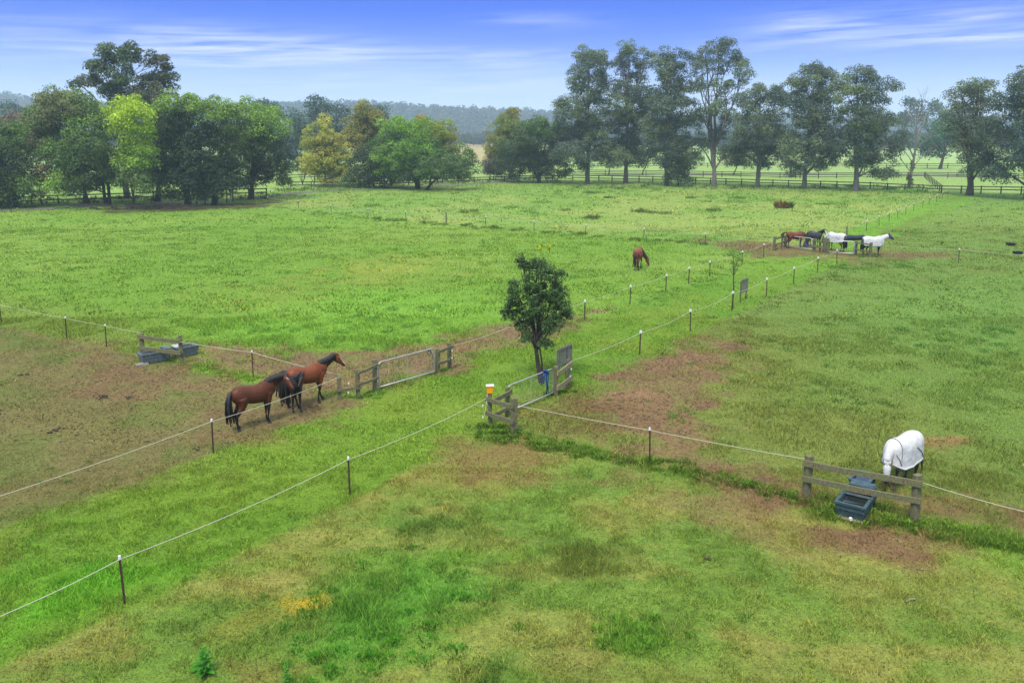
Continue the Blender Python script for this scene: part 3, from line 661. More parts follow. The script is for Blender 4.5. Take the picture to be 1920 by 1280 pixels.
rails_thing('cluster of timber posts between the two far gates, left of the white rugged rump', [(1526, 471, 1.12, .2), (1537, 472, .95, .12), (1545, 472, 1.2, .2), (1551, 475, 1.3, .22)], [(0, .95, 1, .9), (0, .45, 1, .45), (1, .9, 3, .95), (1, .4, 3, .4)], 'timber_strainer', wd=.2, hr=.12)
rails_thing('timber rail bay in front of the white horse with blue mask', [(1604, 477, 1.15, .2), (1631, 481, 1.18, .22)], [(0, 1.0, 1, 1.05), (0, .45, 1, .5)], 'timber_strainer', wd=.2, hr=.1)

def gate(label, a, b, h, z0=.12, nup=1, r=.024, step=.12, m=M_galv, wires=True, rad=.14):
    A, B = G(*a), G(*b); t = thing('farm_gate', label, 'gate', A); L = (B - A).length; d = (B - A).normalized()
    def q(s, z): return d * s + Vector((0, 0, z))
    pts = []
    cor = [(0, z0), (0, z0 + h), (L, z0 + h), (L, z0)]
    for i, (s, z) in enumerate(cor):
        sx = 1 if s == 0 else -1; sz = 1 if z == z0 else -1
        rr = rad if z > z0 else .03
        seq = [(s, z + sz * rr), (s + sx * rr * .3, z + sz * rr * .3), (s + sx * rr, z)]
        if i in (1, 3): pass
        if i == 1: seq = [(s, z - rr), (s + rr * .3, z - rr * .3), (s + rr, z)]
        if i == 2: seq = [(s - rr, z), (s - rr * .3, z - rr * .3), (s, z - rr)]
        if i == 0: seq = [(s + rr, z), (s, z), (s, z + rr)]
        if i == 3: seq = [(s, z + rr), (s, z), (s - rr, z)]
        pts += [q(*k) for k in seq]
    pts.append(q(.02, z0))
    MB().tube(pts, r, 8, up=(d.y, -d.x, 0)).obj('frame', m, t, smooth=True)
    for k in range(nup):
        s = L * (k + 1) / (nup + 1); MB().tube([q(s, z0), q(s, z0 + h)], r * .7, 6).obj('upright', m, t)
    if wires:
        mb = MB(); z = z0 + .1
        while z < z0 + h - .05: mb.tube([q(.02, z), q(L - .02, z)], .0040, 3, cap=False); z += step
        s = .15
        while s < L - .1: mb.tube([q(s, z0), q(s, z0 + h)], .0030, 3, cap=False, up=(1, 0, 0)); s += .15
        mb.obj('wire_mesh', M_wire, t, kind='stuff')
    mb = MB()
    for z in (z0 + .2, z0 + h - .2): mb.box(q(-.04, z), (.09, .04, .04), rotz_to(d))
    mb.obj('hinge', m, t)
    return t, A, d, L
gateL = gate('silver wire mesh gate standing on bare soil at the left of the lane', (711, 731), (815, 701), 1.02)
gateN = gate('silver wire mesh gate with a blue halter hanging on it, beside the round tree', (952, 778), (1037, 741), .98)
gate('pale pipe gate in front of the brown horse, left of the far pair', (1474, 464), (1523, 470), .95, r=.035, wires=False, rad=.25)
gate('pale pipe gate below the white rugged rump, right of the far pair', (1553, 475), (1601, 478), 1.0, r=.035, wires=False, rad=.2, nup=0)

# blue halter and rope on the near gate
t_, A_, d_, L_ = gateN
hp = A_ + d_ * (L_ * .80) + Vector((0, -.05, 0))
t = thing('halter', 'blue webbing halter and lead rope draped over the wire gate', 'halter', hp)
for nm, pts, r in [('headstall', [(-.05, 0, 1.12), (-.16, -.02, .98), (-.13, -.03, .78), (-.04, -.03, .66), (-.02, -.02, .85), (.0, 0, 1.1)], .028), ('noseband', [(.02, .02, 1.12), (.05, -.02, 1.0), (-.1, -.04, .9), (-.17, -.03, .75), (-.1, -.04, .6)], .024),
                   ('lead_rope', [(-.05, .05, 1.05), (.0, .02, 1.17), (.09, -.02, 1.08), (.06, -.03, .8), (.09, -.03, .5), (.07, -.03, .22)], .032), ('lead_rope', [(.1, .03, 1.15), (.14, -.02, 1.0), (.12, -.03, .62), (.13, -.03, .35)], .024),
                   ('knot', [(-.06, -.02, 1.13), (.0, -.04, 1.17), (.08, -.03, 1.14), (.12, -.03, 1.06)], .045)]:
    MB().tube(pts, r, 6).obj(nm, M_blue, t, smooth=True)
t_, A_, d_, L_ = gateL
hp = A_ + d_ * (L_ * .93) + Vector((0, -.05, 0))
t = thing('halter', 'dark leather halter hanging at the latch end of the left gate', 'halter', hp)
MB().tube([(-.08, 0, 1.1), (-.12, -.02, .95), (-.03, -.02, .88), (.04, -.02, 1.0), (-.02, -.02, 1.12)], .022, 6).obj('headstall', M_black, t)
MB().tube([(.02, 0, 1.12), (.08, -.03, .9), (.06, -.03, .6), (.09, -.03, .4)], .018, 6).obj('lead_rope', M_woodgrey, t)
MB().tube([(-.04, 0, 1.1), (-.06, -.03, .95), (-.02, -.03, .82), (.0, -.03, 1.05)], .018, 6).obj('noseband', M_woodgrey, t)
# insulators
def insulator(px, py, z, label):
    p = G(px, py); MBx = MB().tube([(0, 0, -.03), (0, 0, .03)], .028, 8); o = MBx.obj('insulator', M_white); o.location = (p.x - .06, p.y - .14, z)
    tag(o, label, 'insulator')
insulator(909, 795, .30, 'white insulator low on the post below the orange box'); insulator(909, 795, .72, 'white insulator halfway up the post below the orange box')
insulator(1073, 726, .80, 'upper white insulator on the post right of the slatted board'); insulator(1071, 726, .50, 'lower white insulator on the post right of the slatted board')
insulator(851, 690, .82, 'upper white insulator right of the left gate posts'); insulator(851, 690, .48, 'lower white insulator right of the left gate posts')
insulator(659, 748, .66, 'upper white insulator between the short posts by the bay muzzle'); insulator(658, 748, .30, 'lower white insulator between the short posts by the bay muzzle')
# orange energiser box
p = G(919, 792)
t = thing('energiser_box', 'orange electric fence box with white lid on top of the corner post', 'box', (p.x, p.y, 1.06), .15)
MB().box((0, 0, .15), (.22, .15, .27), jit=.003).obj('case', M_orange, t, bevel=.02)
MB().box((0, 0, .305), (.29, .19, .035)).obj('lid', M_white, t, bevel=.008)
MB().box((0, 0, .275), (.285, .18, .022)).obj('rim', M_orange, t)
MB().tube([(-.1, -.05, .02), (-.14, -.06, -.35), (-.2, -.05, -.75)], .008, 5).obj('cable', M_white, t)
# slatted grey board on the lane gate posts
def slat_board(label, a, b, z0, z1, legs, ns, name='slatted_board', back=.1, d=None):
    A, B = G(*a), G(*b); d = (B - A).normalized(); L = (B - A).length; nrm = Vector((d.y, -d.x, 0)); t = thing(name, label, 'board', A)
    wsl = L / ns
    for k in range(ns):
        c = d * (wsl * (k + .5)) + Vector((0, 0, (z0 + z1) / 2)); mb = MB().box(c, (wsl * .66, .022, (z1 - z0) + random.uniform(-.02, .02)), rotz_to(d)); mb.obj('slat', M_slat if k % 2 else M_woodgrey, t)
    for z in (z0 + .06, z1 - .06): MB().box(d * L / 2 + nrm * .025 + Vector((0, 0, z)), (L, .024, .07), rotz_to(d)).obj('batten', M_slat, t)
    for s in (0, L): MB().box(d * s + nrm * .027 + Vector((0, 0, (z0 + z1) / 2)), (.05, .026, z1 - z0), rotz_to(d)).obj('edge_trim', M_slat, t)
    for s in legs: MB().box(d * L * s - nrm * .03 + Vector((0, 0, z1 / 2 - .1)), (.06, .035, z1 + .0), rotz_to(d)).obj('leg', M_stake, t)
    return t
slat_board('grey slatted board standing upright behind the lane gate post', (1043, 736), (1070, 722), 1.0, 1.75, (.78,), 7)
slat_board('grey board on two short legs beside the thin sapling up the lane', (1388, 566), (1400, 561), .52, 1.35, (.05, .95), 4, 'board_sign')

# ------------------------------------------------------------------ board fences at the back
def board_fence(label, pts, h=1.25, rails_=(1.12, .66), sp=3.0, m=M_board, th=.16, pw=.17):
    W = [G(*p) for p in pts]; g0 = W[0].copy(); t = thing('board_fence', label, 'fence', g0)
    pm = MB().box((0, 0, h / 2 - .05), (pw, pw, h + .1), taper=.95).mesh('post', m); prev = None
    tot = 0; k = 0
    segs = [(W[i], W[i + 1]) for i in range(len(W) - 1)]
    for a, b in segs:
        L = (b - a).length; n = max(1, round(L / sp)); d = (b - a).normalized(); rz = math.atan2(d.y, d.x)
        rm = MB().box((L / n / 2, 0, 0), (L / n - .004, .045, th)).mesh('rail', m); nrm = Vector((d.y, -d.x, 0)) * (pw / 2 + .025)
        for i in range(n + (1 if b == W[-1] else 0)):
            p = a + d * (L / n * i); o = link('post', pm, t, p - g0); o.rotation_euler = (random.uniform(-.015, .015), random.uniform(-.015, .015), rz)
        for i in range(n):
            p = a + d * (L / n * i)
            for z in rails_:
                o = link('rail', rm, t, p - g0 + nrm + Vector((0, 0, z + random.uniform(-.02, .02)))); o.rotation_euler = (0, random.uniform(-.006, .006), rz)
    return t
board_fence('long dark board fence below the tall gums, bounding the far paddock at right', [(1074, 339), (1250, 343), (1420, 349), (1600, 354), (1765, 362), (2150, 368)], 1.35, (1.2, .70))
board_fence('short dark board fence running back from the long fence near the bare tree', [(1765, 361), (1733, 333)], 1.3, (1.15, .65), sp=5, th=.09)
board_fence('second dark board fence behind the gums, along the pale farm road', [(1060, 328), (1250, 330), (1500, 335), (1735, 333), (2050, 340)], 1.35, (1.2, .8, .4), sp=4.5)
board_fence('faint far board fence across the pale green paddock at right', [(1100, 316), (1400, 314), (1700, 315), (2050, 316)], 1.4, (1.25, .7), sp=6)
board_fence('dark board fence in shade behind the big trees at left', [(-80, 392), (60, 384), (250, 377), (500, 367)], 1.3, (1.2, .6), sp=3)
board_fence('low dark board fence behind the yellow and green trees', [(545, 352), (700, 350), (1000, 338), (1074, 339)], 1.2, (1.05, .5), sp=4)
board_fence('thin far fence across the pale field left of the yellow tree', [(520, 338), (620, 335), (760, 331)], 1.2, (1.05, .5), sp=5)

# ------------------------------------------------------------------ troughs
def trough(parent, name, c, L, W, Hh, rz, m, wall=.06):
    """tapered plastic tub with rim, ribs and water"""
    rt = Matrix.Rotation(rz, 3, 'Z'); c = Vector(c)
    def q(x, y, z): return c + rt @ Vector((x, y, z))
    k = .86; v = []
    rings = [(L / 2 * k, W / 2 * k, 0), (L / 2 * .94, W / 2 * .94, Hh * .55), (L / 2 * .97, W / 2 * .97, Hh * .56), (L / 2 * .98, W / 2 * .98, Hh - .07), (L / 2 + .02, W / 2 + .02, Hh - .06), (L / 2 + .02, W / 2 + .02, Hh), (L / 2 - wall, W / 2 - wall, Hh), (L / 2 * k - wall, W / 2 * k - wall, .06)]
    for a, b, z in rings: v += [q(-a, -b, z), q(a, -b, z), q(a, b, z), q(-a, b, z)]
    f = [(4 * i + j, 4 * i + (j + 1) % 4, 4 * i + 4 + (j + 1) % 4, 4 * i + 4 + j) for i in range(len(rings) - 1) for j in range(4)] + [(3, 2, 1, 0), tuple(4 * (len(rings) - 1) + j for j in range(4))]
    o = MB().add(v, f).obj(name, m, parent)
    z = Hh * .78; a, b = L / 2 * .95 - wall, W / 2 * .95 - wall
    MB().add([q(-a, -b, z), q(a, -b, z), q(a, b, z), q(-a, b, z)], [(0, 1, 2, 3)]).obj('water', M_water, o)
    for sx in (-.3, 0, .3):
        for sy in (-1, 1):
            MB().box(q(L * sx, sy * W / 2 * .935, Hh * .3), (.05, .05, Hh * .5), rt).obj('rib', m, o)
    return o
# left pair of grey troughs, end to end
a = G(262, 684); b = G(352, 668); d = (b - a); rz = math.atan2(d.y, d.x); L = d.length
t = thing('water_trough', 'grey plastic water trough with float box, left one of the pair under the rails', 'trough', a)
dn = d.normalized()
trough(t, 'tub', dn * .52 + Vector((0, .28, 0)), 1.25, .6, .46, rz, M_teal)
MB().box(dn * 1.05 + Vector((0, .28, .50)), (.36, .58, .14), Matrix.Rotation(rz, 3, 'Z'), taper=.9).obj('float_box', M_teal, t, bevel=.02)
MB().box(dn * .1 + Vector((0, -.02, .03)), (.5, .35, .06), Matrix.Rotation(rz, 3, 'Z'), jit=.02).obj('block', M_stone, t)
t = thing('water_trough', 'grey plastic water trough with white lid, right one of the pair behind the rail post', 'trough', a + dn * 1.3)
trough(t, 'tub', dn * .52 + Vector((.05, .42, 0)), 1.0, .58, .46, rz + .12, M_teal)
MB().box(dn * .2 + Vector((0, .40, .49)), (.34, .54, .07), Matrix.Rotation(rz, 3, 'Z')).obj('lid', mat('pale_grey_plastic', (.30, .33, .34), .5, nscale=8), t, bevel=.02)
# right blue-green trough with float box, and its twin behind the rails
a = G(1587, 976); b = G(1626, 925); d = b - a; rz = math.atan2(d.y, d.x); dn = d.normalized()
t = thing('water_trough', 'blue-green plastic water trough with white plug in front of the timber rails', 'trough', a)
trough(t, 'tub', dn * .68 + Vector((.06, 0, 0)), 1.36, .76, .46, rz, M_teald)
Rz = Matrix.Rotation(rz, 3, 'Z')
MB().box(dn * 1.20 + Vector((.06, 0, .50)), (.46, .72, .16), Rz, taper=.9).obj('float_box', M_teald, t, bevel=.025)
MB().box(dn * 1.20 + Vector((.06, 0, .595)), (.40, .62, .025), Rz).obj('lid', M_teald, t, bevel=.008)
MB().box(dn * .72 + Vector((.06, 0, .455)), (.05, .64, .05), Rz).obj('divider', M_teal, t)
MB().tube([Vector((.08, -.05, .10)), Vector((.07, -.12, .09))], .045, 8).obj('plug', M_white, t)
MB().box(dn * .0 + Vector((.08, .06, .01)), (.12, .8, .07), Rz, jit=.01).obj('sleeper', M_woodpale, t)
a2 = G(1640, 918)
t = thing('water_trough', 'dark trough partly hidden behind the rails where the white horse drinks', 'trough', a2)
trough(t, 'tub', Vector((-.25, .25, 0)), .85, .55, .32, rz, M_teald)
p = G(1602, 450)
t = thing('water_trough', 'long dark covered trough behind the two white rugged horses', 'trough', p)
mb = MB().tube([(-.9, 0, .2), (-.5, 0, .26), (.2, .02, .22), (.8, 0, .27), (1.0, 0, .2)], [.20, .24, .22, .24, .16], 10, 1.2); mb.obj('cover', M_navy, t, smooth=True)
p = G(1511, 462); t = thing('feed_bin', 'small dark blue bin on the soil between the brown and the grey horse', 'bin', p)
MB().tube([(0, 0, 0), (0, 0, .35), (0, 0, .5), (0, 0, .52)], [.26, .22, .16, .05], 10).obj('tub', M_mask, t)
for px, py, lb in ((1895, 460, 'black rubber feed tub at the right edge, upper of two'), (1908, 476, 'black rubber feed tub at the right edge, lower of two')):
    p = G(px, py); t = thing('feed_tub', lb, 'tub', p, group='feed tubs on the right pasture')
    trough(t, 'tub', (0, 0, 0), .62, .5, .22, 0, M_black, .04)

# small things lying about
def lump(px, py, r, m, label, name, cat, n=10):
    p = G(px, py); mb = MB()
    for _ in range(n):
        mb.ell((random.gauss(0, r * .5), random.gauss(0, r * .5), r * .05), (r * random.uniform(.14, .3),) * 2 + (r * random.uniform(.06, .14),), 6, 4)
    o = mb.obj(name, m); o.location = (p.x, p.y, 0); tag(o, label, cat)
lump(1326, 1046, .13, M_dung, 'small dark lump lying on the mown grass at lower right', 'dung', 'dung', 12)
lump(376, 1181, .055, M_stone, 'pale stone in the worn grass at lower left', 'stone', 'stone', 2)
lump(586, 1078, .06, M_stone, 'pale stone on the grass above the yellow straw patch', 'stone', 'stone', 2)
lump(105, 806, .22, M_dung, 'brown dung heap in the left brown paddock, left of the others', 'dung', 'dung', 14)
lump(190, 745, .25, M_dung, 'dark dung scatter below the grey troughs, left of two', 'dung', 'dung', 14)
lump(245, 745, .22, M_dung, 'dark dung scatter below the grey troughs, right of two', 'dung', 'dung', 12)
lump(45, 702, .22, M_dung, 'thin dark dung patch near the left edge', 'dung', 'dung', 10)
lump(370, 842, .16, M_dung, 'dung at the base of the stake before the bay horses', 'dung', 'dung', 8)
p = G(1710, 1127); o = MB().tube([(-.14, -.03, .02), (-.05, .01, .05), (.06, .03, .04), (.12, .07, .03)], [.008, .016, .02, .008], 6).obj('stick', M_woodpale); o.location = p
tag(o, 'short pale stick lying on the grass at lower right', 'stick')
# brush heap under the trees
mb = MB(); p0 = G(255, 392)
for _ in range(160):
    c = Vector((random.gauss(0, 5.0), random.gauss(0, .8), random.uniform(.05, .5))); d = Vector((random.gauss(0, 1), random.gauss(0, .4), random.gauss(0, .25))).normalized() * random.uniform(.5, 1.3)
    mb.tube([c - d, c + Vector((0, 0, random.uniform(0, .15))), c + d], [.02, .035, .012], 4)
o = mb.obj('brush_heap', M_bark); o.location = p0; tag(o, 'heap of fallen branches below the trees at left', 'brushwood'); o['kind'] = 'stuff'

# ------------------------------------------------------------------ trees
def leaf_mesh(name, Cn, Nn, size, col, m=M_leaf, asp=.62):
    n = len(Cn); r = rng.normal(size=(n, 3)); u = np.cross(Nn, r); u /= np.linalg.norm(u, axis=1, keepdims=True) + 1e-9; v = np.cross(Nn, u)
    s = size[:, None] * .5
    V = np.stack([Cn - u * s, Cn - v * s * asp, Cn + u * s, Cn + v * s * asp], 1).reshape(-1, 3)
    return np_mesh(name, V, np.arange(n * 4).reshape(n, 4), m, np.repeat(col, 4, 0))
def crown_points(blobs, clr, lpc, cols, mix, sparse=1.0, up=.25):
    """blobs: centre(3), radii(3); returns leaf centres, normals, colours"""
    P_, N_, C_ = [], [], []
    for (c, rr, ci) in blobs:
        vol = rr[0] * rr[2]; ncl = max(4, int(5.2 * vol / (clr * clr) * sparse))
        d = rng.normal(size=(ncl, 3)); d /= np.linalg.norm(d, axis=1, keepdims=True); q = rng.uniform(.05, 1, (ncl, 1)) ** .45
        cc = c + d * np.array(rr) * q
        for k in range(ncl):
            r = clr * rng.uniform(.6, 1.25); n = int(lpc * (r / clr) ** 2)
            e = rng.normal(size=(n, 3)); e /= np.linalg.norm(e, axis=1, keepdims=True); e[:, 2] = np.where((e[:, 2] < -.45), -e[:, 2], e[:, 2])
            pts = cc[k] + e * r * np.array([1.05, 1.05, .9]) * rng.uniform(.55, 1.05, (n, 1))
            nn = e + rng.normal(size=(n, 3)) * .55 + np.array([0, 0, up]); nn /= np.linalg.norm(nn, axis=1, keepdims=True)
            base = cols[ci % len(cols)]; tone = rng.uniform(.78, 1.22)
            if mix is not None and rng.uniform() < mix[1]: base = mix[0]
            P_.append(pts); N_.append(nn); C_.append(np.clip(base[None] * tone * rng.uniform(.65, 1.4, (n, 1)), 0, 1))
    return np.concatenate(P_), np.concatenate(N_), np.concatenate(C_)
def limb(mb, a, b, r0, r1, bend=.12, n=5, seg=6):
    a, b = Vector(a), Vector(b); L = (b - a).length; off = Vector((random.gauss(0, 1), random.gauss(0, 1), random.gauss(0, .3))) * L * bend
    pts = []
    for i in range(n + 1):
        t = i / n; pts.append(a.lerp(b, t) + off * math.sin(math.pi * t) * .6 + Vector((0, 0, L * .06 * math.sin(math.pi * t))))
    mb.tube(pts, [r0 + (r1 - r0) * (i / n) for i in range(n + 1)], seg); return pts
LEAFK = .74
def tree(name, label, base, blobs, cols, bark=M_bark, clr=1.15, lpc=150, leaf=.27, tr=.35, mix=None, sparse=1.0, stems=1, group=None, lean=0, cat='tree', spread=.55, extra_limbs=0, dep=None, toprad=None, fat=None):
    fat = fat or (1.16 if name == 'gum_tree' else 1.3)
    B = G(*base) if dep is None else Vector((P(base[0], base[1], dep).x, dep, 0)); Y = B.y; t = thing(name, label, cat, B, group=group); k = mpp(Y)
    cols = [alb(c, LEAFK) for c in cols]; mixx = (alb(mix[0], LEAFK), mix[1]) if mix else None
    bl = []; blobs = [(b[0], b[1], b[2] * fat, b[3] * (1 + (fat - 1) * .7)) + tuple(b[4:]) for b in blobs]; xs = [b[0] for b in blobs]; wid = (max(xs) - min(xs) + 40) * k
    for i, b in enumerate(blobs):
        dy = (rng.uniform(-.5, .5)) * wid * spread if len(blobs) > 1 else 0
        c = P(b[0], b[1], Y) - B + Vector((0, dy, 0)); rx, rz_ = b[2] * k, b[3] * k
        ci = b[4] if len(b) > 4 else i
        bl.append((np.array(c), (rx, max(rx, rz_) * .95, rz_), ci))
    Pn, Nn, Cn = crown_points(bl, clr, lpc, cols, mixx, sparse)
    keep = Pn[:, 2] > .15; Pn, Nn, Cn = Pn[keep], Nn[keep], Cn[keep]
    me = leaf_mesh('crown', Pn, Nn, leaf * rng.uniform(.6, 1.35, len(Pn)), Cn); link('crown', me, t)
    mb = MB(); order = sorted(bl, key=lambda q: -q[0][2]); top = Vector(order[0][0]); tops = [top] + [Vector(q[0]) for q in order[1:stems]]
    trunks = []
    for s in range(stems):
        b0 = Vector((random.uniform(-.5, .5) * (s > 0), random.uniform(-.3, .3) * (s > 0), -.25)); tp = tops[s]
        mid = b0.lerp(tp, .5); mid.x = b0.x + (tp.x - b0.x) * .35; mid.y = b0.y + (tp.y - b0.y) * .3
        pts = []
        for i in range(9):
            u = i / 8; p = b0 * (1 - u) ** 2 + mid * 2 * u * (1 - u) + tp * u * u
            pts.append(p + Vector((random.gauss(0, .12), random.gauss(0, .1), 0)) * (0 < i < 8))
        rr = [tr * (1.35 if i == 0 else 1) * (1 - .82 * i / 8) for i in range(9)]; mb.tube(pts, rr, 8); trunks.append((pts, rr))
    for (c, r, ci) in bl:
        c = Vector(c); pts, rr = trunks[random.randrange(stems)]; zt = max(c.z * random.uniform(.42, .72), min(1.8, c.z * .5))
        j = min(range(len(pts)), key=lambda i: abs(pts[i].z - zt)); rb = min(rr[j] * .6, .22)
        if (pts[j] - c).length > .5:
            lp = limb(mb, pts[j], c, rb, .03)
            for _ in range(2 + extra_limbs):
                q = lp[random.randint(2, 4)]; e = c + Vector((random.uniform(-1, 1) * r[0], random.uniform(-1, 1) * r[1], random.uniform(-.3, .9) * r[2])) * .9
                limb(mb, q, e, rb * .4, .015, n=3, seg=4)
    mb.obj('trunk', bark, t)
    return t
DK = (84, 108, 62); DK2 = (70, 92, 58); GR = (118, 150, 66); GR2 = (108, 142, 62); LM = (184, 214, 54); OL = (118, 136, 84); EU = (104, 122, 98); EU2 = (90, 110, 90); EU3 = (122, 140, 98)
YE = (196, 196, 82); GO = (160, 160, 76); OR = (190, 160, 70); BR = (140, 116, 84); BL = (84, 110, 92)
BIG = []
tree('broadleaf_tree', 'dark bushy tree cut off by the left photo edge', (30, 388), [(8, 265, 34, 34, 0), (28, 320, 46, 44), (-10, 300, 50, 50), (45, 355, 34, 26), (5, 350, 40, 30), (-50, 320, 50, 55)], [GR2, DK, DK2], tr=.3)
tree('sapling', 'thin brown-leaved sapling left of the olive tree', (80, 385), [(76, 290, 20, 22), (90, 325, 20, 30), (66, 270, 20, 18), (82, 358, 18, 18)], [BR, (158, 140, 84)], sparse=.35, tr=.1, lpc=90, leaf=.25)
tree('broadleaf_tree', 'feathery olive tree behind and left of the lime one', (164, 381), [(98, 188, 38, 20), (85, 222, 36, 24), (128, 212, 38, 28), (95, 258, 42, 32), (152, 190, 24, 18), (120, 298, 34, 22), (60, 245, 20, 18)], [(134, 152, 82), (120, 142, 72), (130, 138, 86)], tr=.28, extra_limbs=3, stems=2)
tree('broadleaf_tree', 'green spreading tree leaning left below the olive crown', (205, 384), [(165, 238, 38, 30), (150, 285, 44, 34), (195, 270, 42, 40), (172, 325, 48, 32), (140, 345, 26, 22), (222, 320, 38, 38), (185, 215, 26, 20)], [(140, 180, 68), GR2, (96, 124, 60), DK], tr=.26, stems=2)
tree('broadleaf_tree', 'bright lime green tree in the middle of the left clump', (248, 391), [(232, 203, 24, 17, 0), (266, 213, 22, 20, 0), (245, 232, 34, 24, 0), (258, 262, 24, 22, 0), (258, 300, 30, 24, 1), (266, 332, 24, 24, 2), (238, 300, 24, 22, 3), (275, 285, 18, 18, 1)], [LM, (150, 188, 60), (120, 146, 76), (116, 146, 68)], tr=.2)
tree('gum_tree', 'tall open gum rising above the left clump of trees', (240, 372), [(218, 102, 26, 15), (262, 106, 26, 16), (160, 152, 20, 10), (178, 128, 18, 10), (205, 132, 22, 16), (292, 122, 22, 18), (250, 145, 24, 18), (185, 165, 26, 12), (278, 158, 30, 20), (318, 150, 13, 16), (225, 172, 34, 18), (300, 182, 32, 16), (245, 195, 40, 20), (150, 158, 14, 6)],
     [(100, 120, 84), (92, 114, 82), (112, 118, 86)], bark=M_barkgum, tr=.42, sparse=.85, clr=1.0, leaf=.32, extra_limbs=2)
tree('broadleaf_tree', 'dense dark tree right of the lime one', (352, 386), [(335, 198, 36, 20, 0), (305, 245, 34, 34, 1), (350, 235, 42, 36, 2), (325, 295, 42, 42, 2), (358, 330, 38, 40, 2), (300, 335, 30, 30, 1)], [(142, 176, 72), (100, 126, 64), DK2], tr=.3, stems=3)  # top blobs paler, lower ones darker: light from above put into leaf colour
tree('broadleaf_tree', 'dense dark tree with many thin stems, fourth from the gum towards the right', (400, 384), [(398, 208, 38, 22, 0), (425, 245, 38, 34, 1), (390, 290, 42, 40, 2), (420, 325, 34, 32, 2), (385, 345, 30, 24, 1)], [(140, 174, 72), (98, 124, 64), DK2], tr=.2, stems=4)  # crown shading painted in: lit top colour, shaded colours below
tree('broadleaf_tree', 'round dark green tree at the right end of the left clump', (472, 374), [(468, 212, 40, 22, 0), (500, 240, 34, 28, 0), (462, 265, 44, 40, 1), (500, 292, 38, 34, 2), (478, 330, 36, 22, 2), (520, 322, 20, 24, 1), (445, 320, 24, 30, 2)], [(138, 174, 70), (98, 124, 62), DK2], tr=.32, stems=2)  # leaf colours run from lit top blobs to shaded lower ones
tree('broadleaf_tree', 'mid green tree filling the gap behind the lime tree and the dark ones', (292, 378), [(290, 225, 28, 24, 0), (300, 262, 26, 28, 1), (285, 300, 26, 28, 2), (312, 210, 22, 18, 0), (215, 232, 24, 20, 0), (295, 335, 22, 20, 2)], [(134, 168, 70), (96, 122, 62), DK2], tr=.2, stems=2)  # same painted shading: bright upper blobs, dark lower blobs
tree('gum_tree', 'blue-green gum behind the gap left of the yellow tree', (560, 318), [(565, 232, 26, 18), (548, 262, 26, 26), (586, 255, 24, 26), (560, 290, 26, 22), (535, 285, 22, 24), (545, 215, 10, 12)], [BL, (90, 116, 96)], bark=M_barkgum, tr=.4, clr=2.0, leaf=.6, lpc=80)
tree('gum_tree', 'dark blue-green gum between the yellow and golden trees', (615, 314), [(598, 205, 24, 12), (622, 215, 26, 16), (605, 230, 34, 20), (640, 245, 20, 24), (620, 262, 34, 24), (575, 210, 10, 10)], [BL, (80, 104, 90)], bark=M_barkgum, tr=.4, clr=2.2, leaf=.65, lpc=80)
tree('gum_tree', 'small round blue-green gum right behind the golden tree', (712, 312), [(714, 212, 18, 13), (704, 235, 24, 20), (722, 245, 14, 20), (708, 265, 22, 22)], [BL, (80, 104, 90)], bark=M_barkgum, tr=.35, clr=2.2, leaf=.65, lpc=80)
tree('gum_tree', 'blue-green gum peeping above the right end of the left clump', (508, 322), [(500, 205, 20, 14), (515, 225, 18, 18), (490, 200, 18, 12)], [BL, (84, 110, 92)], bark=M_barkgum, tr=.35, clr=2.0, leaf=.6, lpc=80)
tree('plane_tree', 'pointed yellow tree standing before the pale field', (612, 349), [(607, 236, 12, 14), (600, 260, 22, 20), (622, 275, 24, 24), (603, 298, 34, 26), (640, 308, 26, 24), (588, 318, 22, 14), (628, 332, 34, 14)], [YE, (178, 184, 76), (188, 182, 80)], tr=.25, clr=1.0)
tree('plane_tree', 'tall golden brown tree right of the yellow one', (690, 347), [(672, 214, 12, 12), (692, 210, 14, 13), (708, 222, 10, 12), (678, 238, 26, 22), (700, 246, 24, 26), (688, 280, 34, 26), (662, 255, 16, 18)], [GO, (148, 152, 76), (156, 150, 74)], tr=.25, clr=1.0)
tree('shrub', 'dark shrub below the golden tree', (695, 352), [(692, 312, 28, 30), (672, 334, 24, 16), (715, 326, 28, 22)], [DK2, DK], tr=.15, cat='shrub')
tree('broadleaf_tree', 'broad fresh green tree right of the golden one', (786, 354), [(748, 243, 28, 18), (772, 238, 28, 16), (733, 272, 32, 24), (775, 275, 38, 28), (745, 305, 40, 26), (800, 290, 30, 28), (718, 322, 32, 18), (765, 328, 44, 14), (795, 315, 30, 18)], [(134, 178, 66), (144, 186, 62), (96, 134, 58)], tr=.28, stems=2)
tree('plane_tree', 'yellow-green tree with an orange tip behind the broad green one', (822, 344), [(788, 226, 6, 9, 2), (812, 243, 26, 18, 0), (832, 268, 22, 26, 1), (805, 262, 26, 22, 0), (840, 295, 20, 18, 1)], [(156, 176, 58), (150, 158, 62), OR], tr=.2, clr=1.0)
tree('broadleaf_tree', 'low wide dark tree with forked trunk by the gravel track', (798, 356), [(820, 310, 42, 16), (862, 316, 28, 18), (870, 292, 18, 14), (845, 328, 34, 12), (780, 328, 26, 12)], [(92, 120, 62), DK, (112, 146, 70)], tr=.24, stems=2)
tree('plane_tree', 'pointed olive-yellow tree right of the tan field', (955, 334), [(958, 216, 12, 12), (955, 240, 24, 20), (940, 270, 26, 22), (965, 268, 30, 28), (926, 288, 18, 14), (945, 300, 24, 18)], [(150, 152, 60), (134, 150, 62)], tr=.22, clr=1.0)
tree('shrub', 'brownish twiggy bush at the gap in the trees', (925, 338), [(912, 316, 20, 15), (940, 320, 20, 15), (925, 308, 16, 12)], [(96, 92, 72), (84, 92, 66)], sparse=.7, tr=.12, cat='shrub', stems=3)
